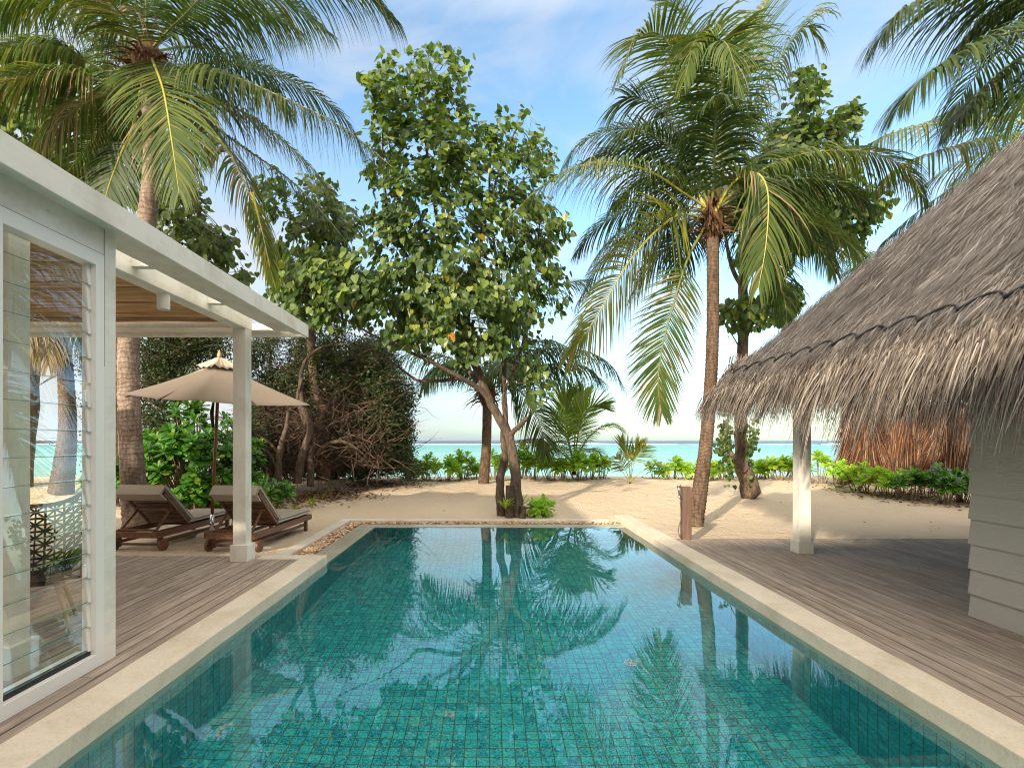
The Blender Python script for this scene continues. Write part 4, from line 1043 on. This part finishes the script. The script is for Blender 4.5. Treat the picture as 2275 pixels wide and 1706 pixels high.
def tree(name,label,limbs,blobs,Y,nclump,per,leaf='heart',bark='bark',size=(.11,.17),dep=1.3,cr=.24,fn=heart,twigm=None,twigfrac=1,cat='tree',parent_kids=None,down=.7):
    base=V(limbs[0][0][0]); t=empty(name,base,label=label,cat=cat)
    mb=MB(); sk=[]
    for pts,rad in limbs:
        P=spline(pts,max(8,len(pts)*5)); m=len(rad)-1; RR=[]
        for i in range(len(P)):
            u=i/(len(P)-1)*m; k=min(int(u),m-1); RR.append(lerp(rad[k],rad[k+1],u-k))
        P=[p+rv(1)*r*.12 for p,r in zip(P,RR)]
        nn=12 if RR[0]>.05 else 7
        mb.tube(P,RR,nn,mod=lambda i,j:1+.16*noise.noise(V((i*.4,math.cos(j*6.283/nn)*1.3,math.sin(j*6.283/nn)*1.3+RR[0]*50))))
        sk+=list(zip(P,RR))
    reloc(mb,base).build('trunk',M[bark],t,smooth=True)
    cl=blobpts(blobs,Y,nclump,dep); cen=V((0,0,0))
    for p,b in cl: cen+=p
    cen/=len(cl)
    lb=MB(); tw=MB()
    skp=[p for p,r in sk]
    for p,b in cl:
        if rng.random()<twigfrac:
            # join to a skeleton point below / inward
            best=min(skp,key=lambda q:(q-p).length+max(0,q.z-p.z)*1.5)
            mid=best.lerp(p,.5)+V((0,0,-.06))+rv(.12)
            r=.004+.003*min(3,(best-p).length)
            tw.tube([best,best.lerp(mid,.6)+rv(.03),mid,mid.lerp(p,.6)+rv(.04),p],[r*1.4,r*1.2,r,r*.8,r*.5],4,cap=False)
            if rng.random()<.5: skp.append(mid)
        for k in range(per):
            q=rv(1); q=q.normalized()*(rng.random()**.5)*cr*rng.uniform(.7,1.3)
            pos=p+q
            out=(pos-cen); out.normalize()
            d=out*.45+V((0,0,-down))+rv(.55); n=out*.5+V((0,-.25,.6))+rv(.6)
            fn(lb,pos,d,n,rng.uniform(*size))
    reloc(tw,base).build('branches',twigm or M['twig'],t,smooth=True)
    reloc(lb,base).build('crown',M[leaf],t,smooth=False)
    return t
YF=10.9
def LA(lst,dy=0): return [at(a,b,c) for a,b,c in lst]
limbsF=[
 (LA([(1147,1152,10.85),(1148,1110,10.85),(1143,1034,10.85),(1131,972,10.9),(1104,920,10.9),(1080,872,10.9),(1060,820,10.9),(1045,783,10.95),(1025,720,11.0),(1000,640,11.1),(980,540,11.2),(960,420,11.2),(945,300,11.2),(940,180,11.2)]),[.135,.11,.10,.09,.085,.07,.05,.04,.03,.018]),
 (LA([(1118,1150,10.95),(1112,1110,10.95),(1112,1060,11.0),(1122,1010,11.05),(1118,975,11.05),(1122,930,11.1),(1120,850,11.2),(1119,725,11.3),(1105,600,11.3),(1088,450,11.4),(1090,340,11.4)]),[.12,.085,.08,.06,.045,.03,.02]),
 (LA([(1095,900,10.9),(1066,865,10.8),(1021,838,10.6),(966,808,10.4),(897,776,10.2),(830,745,10.0),(794,725,9.9),(730,690,9.8)]),[.065,.05,.032,.02,.01]),
 (LA([(1075,872,10.9),(1030,842,11.1),(985,845,11.2),(932,846,11.3),(905,830,11.3),(863,800,11.2),(800,770,11.1),(740,745,11.0)]),[.05,.04,.03,.02,.01]),
 (LA([(1060,850,11),(1030,810,11.2),(990,760,11.4),(940,700,11.6),(880,640,11.8),(840,560,11.8)]),[.045,.035,.03,.02]),
 (LA([(1130,970,10.9),(1150,950,10.7),(1172,928,10.6)]),[.055,.05,.042]),
 (LA([(1134,960,10.9),(1124,930,10.8),(1118,880,10.8),(1150,800,10.8),(1175,700,10.8),(1190,600,10.9),(1200,480,11)]),[.03,.028,.02,.014]),
 (LA([(1050,800,10.9),(1040,700,10.6),(1060,600,10.5),(1080,480,10.6),(1120,350,10.7),(1150,280,10.8)]),[.045,.035,.025,.014]),
 (LA([(1020,720,11),(960,640,10.9),(900,560,10.8),(860,450,10.8),(850,300,10.9),(860,180,11)]),[.04,.03,.022,.012]),
]
blobsF=[(950,748,80,26,10.8),(1105,745,55,40,10.7),(890,742,45,18,10.5),(1228,640,35,50,10.9),(1040,775,35,22,10.6),(650,640,55,45,10.0),(690,590,60,40,10.2),(760,640,70,55,10.1),(690,690,70,32,9.9),(810,660,50,50,10.4),(640,690,30,22,9.9),(770,590,45,35,10.3),(945,125,42,48),(858,175,38,58),(1005,160,35,52),(930,235,105,65),(862,300,50,55),(990,310,105,70),(1140,285,52,48),(1195,350,38,48),(1080,385,125,70),(900,395,85,60),(960,480,140,70),(1130,480,110,65),(860,520,55,45),(1205,500,50,55),(980,580,150,60),(1180,590,55,50),(1000,665,140,60),(860,640,80,55),(715,645,85,50,9.9),(770,700,75,32,10.1),(1140,670,70,60),(1000,725,60,25),(1180,770,38,45),(1190,860,26,50),(930,700,80,45),(1040,640,60,45,10.0),(1070,740,40,30)]
tf=tree('broadleaf_tree','large heart-leaved tree with leaning grey trunk at the far end of the pool',limbsF,blobsF,YF,820,15,dep=1.1,cr=.23,size=(.085,.175))
# sawn stumps at its foot
mb=MB(); b_=tf.location
mb.tube([at(1131,1155,10.75),at(1132,1110,10.75),at(1132,1078,10.75)],[.095,.085,.08],12); mb.tube([at(1160,1152,10.7),at(1165,1125,10.65)],[.07,.055],10)
reloc(mb,b_).build('sawn_limb',M['bark'],tf,smooth=False)
limbsG=[(LA([(1673,1110,13.1),(1661,1068,13.1),(1650,1035,13.1),(1647,1000,13.1),(1646,948,13.1),(1649,850,13.1),(1651,742,13.1),(1650,650,13.1),(1660,560,13.1),(1700,450,13.1),(1760,330,13.0),(1800,220,13)]),[.25,.2,.15,.14,.13,.12,.1,.07,.03]),
 (LA([(1652,1045,13.0),(1635,1022,12.95),(1620,1008,12.9)]),[.13,.1,.09]),
 (LA([(1652,760,13.1),(1672,715,13.1),(1690,660,13.1),(1740,600,13.1),(1800,520,13.1),(1880,440,13)]),[.05,.04,.03,.015]),
 (LA([(1650,640,13.1),(1625,590,13.2),(1610,500,13.3),(1620,400,13.4)]),[.06,.05,.03,.02]),
 (LA([(1652,790,13.1),(1630,750,13),(1600,705,12.9),(1585,690,12.9)]),[.018,.012,.006])]
blobsG=[(1795,190,35,38),(1800,260,60,50),(1880,275,38,40),(1830,300,65,45),(1740,320,50,60),(1860,420,85,60),(1930,470,40,50),(1800,500,85,50),(1870,530,50,35),(1700,420,70,70),(1700,560,55,50),(1740,640,45,45),(1700,690,60,35),(1640,700,40,35),(1650,480,60,60)]
tree('broadleaf_tree','broadleaf tree with dark charred trunk fork standing right of the tall palm',limbsG,blobsG,13.1,400,15,dep=1.3,size=(.12,.19),bark='barkd',cr=.26)
# creeper on its trunk
vi=MB(); vb=at(1647,1035,12.9)
for (x,y,r,n) in ((1612,955,14,60),(1608,1000,16,70),(1618,1040,10,30),(1672,970,12,40),(1665,1010,8,25)):
    for k in range(n):
        heart(vi,at(x+rng.gauss(0,r*.6),y+rng.gauss(0,24),12.8+rng.uniform(-.15,.15)),V((0,0,-1))+rv(.5),V((0,-1,.2))+rv(.5),rng.uniform(.08,.13))
vt=MB(); vt.tube(LA([(1645,1030,12.92),(1625,1000,12.9),(1612,950,12.9),(1625,900,12.95),(1645,860,13.0)]),.012,5)
cv=empty('creeper',vb,label='leafy green creeper climbing the charred trunk near the thatch fringe',cat='creeper')
reloc(vt,vb).build('stem',M['twig'],cv); reloc(vi,vb).build('leaves',M['heart'],cv)
# background trees at left
tree('broadleaf_tree','pale green leafy tree behind the palm crown at the far left',
 [(LA([(40,1080,15),(60,900,15),(90,600,15),(130,350,15),(160,200,15)]),[.3,.25,.2,.12,.04]),(LA([(90,600,15),(20,400,15),(-20,250,15)]),[.12,.08,.03]),(LA([(130,350,15),(220,280,15),(280,200,15)]),[.1,.06,.02])],
 [(60,180,120,90),(220,130,90,80),(150,300,120,90),(-40,330,100,120),(290,250,80,90),(80,420,140,70),(250,380,90,80)],15,260,14,'heartback','barkd',(.16,.24),1.5,.34)
tree('broadleaf_tree','leafy tree with thick dark trunk behind the grey palm trunk and veranda roof',
 [(LA([(262,1085,12.6),(258,950,12.6),(262,800,12.6),(300,650,12.6),(380,560,12.6)]),[.26,.22,.2,.16,.08]),(LA([(262,800,12.6),(340,690,12.8),(430,600,13),(500,520,13)]),[.14,.1,.06,.03])],
 [(400,470,60,45),(440,540,80,50),(370,560,60,50),(500,560,45,45),(520,600,40,30),(390,420,50,40)],12.8,105,14,'heartback','barkd',(.12,.18),1.1,.26)
tree('broadleaf_tree','heart-leaved tree above the veranda corner, between the palm fronds and the central tree',
 [(LA([(720,1066,14.2),(712,950,14.2),(700,850,14.2),(690,740,14.0),(700,640,13.8),(715,520,13.6)]),[.2,.16,.14,.1,.06,.03]),(LA([(690,740,14.0),(640,640,13.8),(600,600,13.6)]),[.07,.05,.02])],
 [(700,430,50,45),(740,500,50,50),(680,500,55,40),(640,560,55,40),(780,480,30,40),(720,570,60,35),(600,430,35,50)],13.4,110,14,'heartback','barkd',(.12,.19),.9,.26)
# dark seaside thicket
def thicket(label,limbs,blobs,Y,ncl,per,dep,leaf='tiny',size=(.06,.10),ntw=300,cat='shrub',cr=.3,extra=None):
    t=tree('thicket_shrub',label,limbs,blobs,Y,ncl,per,leaf,'twigl' if False else 'bark',size,dep,cr,smallleaf,M['twig'],.55,cat=cat,down=-.1)
    base=t.location; tw=MB(); pts=blobpts(blobs,Y,ntw,dep)
    for p,b in pts:
        d=rv(1); d.z=abs(d.z)*.3; d.normalize(); L=rng.uniform(.5,1.3); q=[p]
        for k in range(4):
            d=(d+rv(.45)+V((0,0,.05))).normalized(); q.append(q[-1]+d*L/4)
        tw.tube(q,[.011,.009,.007,.005,.002],3,cap=False)
    if extra:
        for p,b in blobpts(extra,Y-.8,1500,.9):
            d=rv(1); d.z=d.z*.5+.2; d.normalize(); L=rng.uniform(.5,1.4); q=[p]
            for k in range(5):
                d=(d+rv(.5)).normalized(); q.append(q[-1]+d*L/5)
            tw.tube(q,[.013,.011,.009,.007,.005,.002],3,cap=False)
    reloc(tw,base).build('twigs',M['twig'],t)
    return t
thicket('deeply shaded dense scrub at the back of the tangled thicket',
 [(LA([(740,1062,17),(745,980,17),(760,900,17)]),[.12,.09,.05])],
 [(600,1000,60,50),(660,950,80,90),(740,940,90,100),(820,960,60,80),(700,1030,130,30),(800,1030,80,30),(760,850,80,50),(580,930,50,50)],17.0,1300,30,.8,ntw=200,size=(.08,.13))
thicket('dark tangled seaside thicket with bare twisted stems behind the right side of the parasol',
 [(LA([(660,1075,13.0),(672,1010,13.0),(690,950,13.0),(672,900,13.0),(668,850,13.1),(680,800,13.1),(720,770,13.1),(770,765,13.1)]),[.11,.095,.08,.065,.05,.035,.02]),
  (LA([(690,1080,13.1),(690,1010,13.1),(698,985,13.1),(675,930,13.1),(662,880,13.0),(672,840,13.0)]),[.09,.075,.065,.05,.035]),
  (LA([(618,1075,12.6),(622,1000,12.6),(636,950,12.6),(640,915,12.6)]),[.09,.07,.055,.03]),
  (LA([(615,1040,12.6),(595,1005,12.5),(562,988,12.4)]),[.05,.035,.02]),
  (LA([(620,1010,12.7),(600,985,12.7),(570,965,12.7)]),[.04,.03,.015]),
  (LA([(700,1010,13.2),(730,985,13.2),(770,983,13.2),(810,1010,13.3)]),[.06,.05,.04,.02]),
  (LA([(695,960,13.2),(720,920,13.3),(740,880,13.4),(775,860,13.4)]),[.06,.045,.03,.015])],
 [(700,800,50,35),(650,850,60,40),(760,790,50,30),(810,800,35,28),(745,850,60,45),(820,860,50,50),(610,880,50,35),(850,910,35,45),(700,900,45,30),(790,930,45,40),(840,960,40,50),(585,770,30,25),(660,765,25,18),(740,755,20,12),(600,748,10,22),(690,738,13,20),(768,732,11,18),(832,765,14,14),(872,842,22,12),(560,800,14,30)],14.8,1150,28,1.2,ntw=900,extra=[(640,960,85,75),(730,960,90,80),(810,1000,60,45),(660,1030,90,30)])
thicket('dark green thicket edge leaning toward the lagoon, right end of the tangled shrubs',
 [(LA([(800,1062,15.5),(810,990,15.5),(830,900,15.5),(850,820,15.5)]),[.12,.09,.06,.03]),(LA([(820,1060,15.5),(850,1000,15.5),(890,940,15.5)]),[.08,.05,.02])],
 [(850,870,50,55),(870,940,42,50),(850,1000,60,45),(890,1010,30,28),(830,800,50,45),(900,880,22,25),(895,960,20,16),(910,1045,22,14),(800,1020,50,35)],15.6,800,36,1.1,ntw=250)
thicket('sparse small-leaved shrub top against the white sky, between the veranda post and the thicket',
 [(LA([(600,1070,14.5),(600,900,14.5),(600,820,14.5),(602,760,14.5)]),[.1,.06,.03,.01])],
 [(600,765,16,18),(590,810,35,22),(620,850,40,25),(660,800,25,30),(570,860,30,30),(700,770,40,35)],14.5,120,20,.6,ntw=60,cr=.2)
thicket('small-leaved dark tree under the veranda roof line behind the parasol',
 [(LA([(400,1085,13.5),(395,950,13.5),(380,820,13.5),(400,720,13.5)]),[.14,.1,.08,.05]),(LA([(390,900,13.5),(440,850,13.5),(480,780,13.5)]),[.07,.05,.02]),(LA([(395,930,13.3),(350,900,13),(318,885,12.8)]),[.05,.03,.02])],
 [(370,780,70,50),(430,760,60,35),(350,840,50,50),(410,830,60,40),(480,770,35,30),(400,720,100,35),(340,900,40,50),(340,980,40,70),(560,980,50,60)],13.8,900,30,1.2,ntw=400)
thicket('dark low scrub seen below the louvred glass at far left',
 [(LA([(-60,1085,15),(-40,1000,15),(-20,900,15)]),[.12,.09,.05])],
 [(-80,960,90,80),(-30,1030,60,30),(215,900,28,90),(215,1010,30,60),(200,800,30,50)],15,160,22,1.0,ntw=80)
# ------------------------------------------------------------------ spoon-leaved shrubs
def spoon(mb,p,d,n,s,curl=.25):
    d=d.normalized(); x=d.cross(n)
    if x.length<.05: x=V((1,0,0))
    x.normalize(); z=x.cross(d)
    prof=[(0,.05),(.35,.14),(.65,.24),(.88,.22),(1.0,.07)]
    vs=[]
    for t,w_ in prof:
        c=p+d*(t*s)+z*(-curl*t*t*s)
        vs+=[c-x*w_*s+z*.05*s*(w_/.24),c,c+x*w_*s+z*.05*s*(w_/.24)]
    fs=[]
    for i in range(4):
        o=i*3; fs+=[(o,o+1,o+4,o+3),(o+1,o+2,o+5,o+4)]
    mb.add(vs,fs)
def rosette(mb,p,axis,s,n=15):
    axis=axis.normalized(); a0=rng.uniform(0,6)
    x=axis.cross(V((.2,1,.1))).normalized(); y=axis.cross(x)
    for i in range(n):
        a=a0+i*2.4; t=i/n; el=R(lerp(-12,72,t)+rng.uniform(-8,8))
        rad=x*math.cos(a)+y*math.sin(a)
        d=rad*math.cos(el)+axis*math.sin(el); nn=axis*math.cos(el)-rad*math.sin(el)
        spoon(mb,p+axis*(t*.05*s/.2)-axis*.02,d,nn+rv(.15),s*rng.uniform(.75,1.1)*(1-.35*t),rng.uniform(.0,.3))
def shrub(label,base,wd,ht,nr,s,leaf='scaev',group=None,cat='shrub',nl=14,name='beach_shrub',low=0):
    t=empty(name,base,label=label,cat=cat,group=group)
    lb=MB(); sb=MB()
    for i in range(nr):
        a=rng.uniform(0,6.28); r=math.sqrt(rng.random())
        top=V((math.cos(a)*r*wd/2,math.sin(a)*r*wd/2.4,ht*(1-.45*r*r)*rng.uniform(.6,1.0)))
        if low and rng.random()<low: rr2=rng.uniform(.75,1.0); top=V((math.cos(a)*wd/2*rr2,math.sin(a)*wd/2.4*rr2,ht*rng.uniform(.08,.62)))
        ft=V((top.x*.35,top.y*.35,-.05))
        sb.tube([ft,ft.lerp(top,.5)+rv(.03),top],[.012,.01,.008],5)
        rosette(lb,top,V((top.x*.9,top.y*.9-.15*ht,ht*.8)),s,nl)
    sb.build('stem',M['twigl'],t); lb.build('leaves',M[leaf],t); return t
ORD=['first','second','third','fourth','fifth','sixth','seventh','eighth','ninth','tenth','eleventh','twelfth','thirteenth','fourteenth','fifteenth','sixteenth','seventeenth','eighteenth','nineteenth','twentieth','twenty-first','twenty-second']
crest=[(897,1060,17.6,42,50),(915,1062,17.0,50,46),(952,1062,17.2,48,56),(990,1062,17.0,60,54),(1028,1058,17.6,46,62),(1057,1056,18,34,36),(1100,1062,17.4,60,60),(1163,1058,17.6,30,84),(1186,1060,17.4,44,60),(1222,1062,17.0,52,56),(1252,1063,16.8,46,54),(1285,1062,17.0,56,62),(1312,1060,17.2,44,58),(1338,1060,17.4,44,50)]
G1='spoon-leaved shrubs on the beach crest'
for i,(px,py,Y,w_,h_) in enumerate(crest):
    b=at(px,py,Y); b.z=sandz(b.x,Y)
    shrub('bright green crest shrub, %s to the right of the dark thicket'%ORD[i],b,w_/F*Y*1.1,h_/F*Y*.95,max(6,int(w_*h_/190)),.27,group=G1)
right=[(1455,1058,17.6,30,38),(1495,1058,17.5,50,46),(1530,1058,17.5,44,42),(1584,1062,17.2,34,40),(1608,1060,17.2,46,42),(1680,1058,17.2,44,44),(1708,1058,17.0,46,48),(1733,1060,16.6,50,52),(1758,1062,16.4,36,52)]
for i,(px,py,Y,w_,h_) in enumerate(right):
    b=at(px,py,Y); b.z=sandz(b.x,Y)
    shrub('bright green shrub, %s in the row right of the coconut seedling'%ORD[i],b,w_/F*Y*1.1,h_/F*Y*.95,max(6,int(w_*h_/190)),.27,group=G1)
rr_=[(1822,1072,15.4,56,76),(1862,1078,14.6,60,66),(1905,1090,13.8,62,70),(1930,1100,13.4,50,56),(1968,1106,12.9,62,72),(2002,1104,13.2,50,60),(2025,1122,12.3,66,70),(2058,1118,12.6,56,66),(2098,1136,11.8,72,84),(2075,1106,13.2,60,50),(2135,1128,11.9,60,70),(2165,1132,11.7,60,84),(2195,1136,11.6,60,80)]
for i,(px,py,Y,w_,h_) in enumerate(rr_):
    b=at(px,py,Y); b.z=sandz(b.x,Y)
    shrub('green thin-stemmed shrub before the brown palm screen, %s from the lagoon end'%ORD[i],b,w_/F*Y*1.05,h_/F*Y*.92,max(5,int(w_*h_/420)),.25,leaf='scaev' if i<6 else 'scaevd',group='shrubs along the palm screen',nl=14)
b=at(440,1110,11.6); b.z=-.03
shrub('big glossy deep green bush behind the parasol pole and loungers',b,2.5,2.35,240,.27,leaf='scaevd',nl=15,low=.6,name='beach_bush',cat='bush')
shrub('leafy green bush just right of the veranda post behind the lounger',V((-4.75,11.2,-.02)),1.3,.62,22,.27,leaf='scaevd',nl=14,name='beach_bush',cat='bush')
shrub('slice of green bush between the grey palm trunk and the louvre wall',V((-8.6,12.2,.0)),1.3,1.0,22,.28,leaf='scaevd',nl=14,name='beach_bush',cat='bush')
shrub('low plant with long yellow-green spoon leaves at the foot of the central tree',V((at(1200,1140,10.85).x,10.85,-.04)),.42,.30,8,.26,nl=9)
shrub('small spoon-leaved plant hugging the sawn stump of the central tree',V((at(1178,1135,11.0).x,11.0,-.04)),.25,.28,4,.18,nl=9)
def strap(label,base,n,L,spread=1.0,w_=.035,name='lily_plant'):
    mb=MB()
    for i in range(n):
        a=rng.uniform(0,6.28); el=R(rng.uniform(30,75)); d=V((math.cos(a)*math.cos(el)*spread,math.sin(a)*math.cos(el)*spread,math.sin(el))).normalized()
        side=d.cross(UP).normalized(); p=V((0,0,0)); l=L*rng.uniform(.6,1.1); vs=[]
        for k in range(6):
            ww=w_*(1-(k/5)**2)*(.6+.8*min(1,k/2)); vs+=[p-side*ww/2,p+side*ww/2]
            d=(d+V((0,0,-.22*k*.6))).normalized(); p=p+d*l/5
        mb.add(vs,[(2*k,2*k+1,2*k+3,2*k+2) for k in range(5)])
    o=mb.build(name,M['lily']); o.location=base; tag(o,label,'plant'); return o
strap('strap-leaved lily sprouting at the left foot of the central tree',V((at(1123,1120,10.6).x,10.6,.12)),16,.42)
strap('strap-leaved lily between the central tree trunk and its spoon-leaved plant',V((at(1160,1110,10.95).x,10.95,.15)),12,.5)
strap('small strap-leaved lily highest on the stumps of the central tree',V((at(1140,1080,10.9).x,10.9,.5)),8,.24)
for px,py,Y,lb_ in ((613,1115,11.0,'yellow-green grassy lily nearest the right lounger cushion'),(655,1108,11.3,'yellow-green grassy lily in the middle of three by the thicket edge'),(692,1098,12.0,'tallest yellow-green grassy lily on the sand below the thicket stems'),(715,1085,12.9,'faint thin grassy lily farthest toward the lagoon under the thicket')):
    b=at(px,py,Y); b.z=sandz(b.x,Y); strap(lb_,b,9 if Y<12.5 else 5,.34)
# ------------------------------------------------------------------ palm-leaf screen at right
ps=empty('palm_screen',at(2030,1085,15.2),label='rust brown shaggy palm-leaf screen beyond the veranda on the right',cat='screen')
pl=ps.location
mb=MB(); x0=at(1880,980,15.3).x; x1=at(2330,980,15.3).x
mb.box(x0+.05,x1,15.3,15.4,.0,2.55); reloc(mb,pl).build('backing',M['screenbase'],ps)
mb=MB()
for i in range(9000):
    x=rng.uniform(x0-.1,x1); lean=.9*noise.noise(V((x*1.3,0,4)))-.25
    z=rng.uniform(.3,2.7)+.12*noise.noise(V((x*3,2,0)))
    d=V((lean*rng.uniform(.5,1.5),-.10+rng.uniform(-.1,.05),-1)).normalized()
    if z>2.3 and rng.random()<.4: d=V((rng.uniform(-.4,.4),-.1,rng.uniform(.2,.7))).normalized(); L=rng.uniform(.1,.35)
    else: L=rng.uniform(.5,1.3)
    strand(mb,(x,15.28-rng.uniform(0,.22),z),d,min(L,z+.0) if d.z<0 else L,rng.uniform(.012,.035),.03,V((0,-1,0))+rv(.6),3)
reloc(mb,pl).build('thatch_layer',M['screen'],ps)
# ------------------------------------------------------------------ litter
mb=MB()
def litter(cx,cy,sx,sy,n):
    for k in range(n):
        x=rng.gauss(cx,sx); y=rng.gauss(cy,sy)
        smallleaf(mb,V((x,y,sandz(x,y)+rng.uniform(.004,.03))),V((rng.uniform(-1,1),rng.uniform(-1,1),rng.uniform(-.1,.25))),UP+rv(.5),rng.uniform(.06,.13))
for px,py,Y,w_,h_ in crest+right:
    b=at(px,py,Y); litter(b.x,Y+.05,.35,.25,26)
for px,py,Y,w_,h_ in rr_:
    b=at(px,py,Y); litter(b.x,Y-.05,.4,.28,60)
for px,py,Y in ((640,1090,12.6),(700,1080,13.2),(760,1070,14.0),(820,1065,15.0),(590,1100,11.8),(740,1075,13.2),(400,1090,13),(860,1064,15.6)):
    b=at(px,py,Y); litter(b.x,Y,.55,.4,260)
litter(at(1160,1150,10.8).x,10.85,.25,.12,50)
for k in range(150):
    x=rng.uniform(-6,9); y=rng.uniform(8.6,16)
    if x<2.9 and y<10.6 and x>-3: continue
    smallleaf(mb,V((x,y,sandz(x,y)+.01)),V((rng.uniform(-1,1),rng.uniform(-1,1),.1)),UP+rv(.3),rng.uniform(.02,.07))
tag(mb.build('leaf_litter',M['litter']),'dry brown fallen leaves scattered on the sand under the shrubs','leaf litter',kind='stuff')
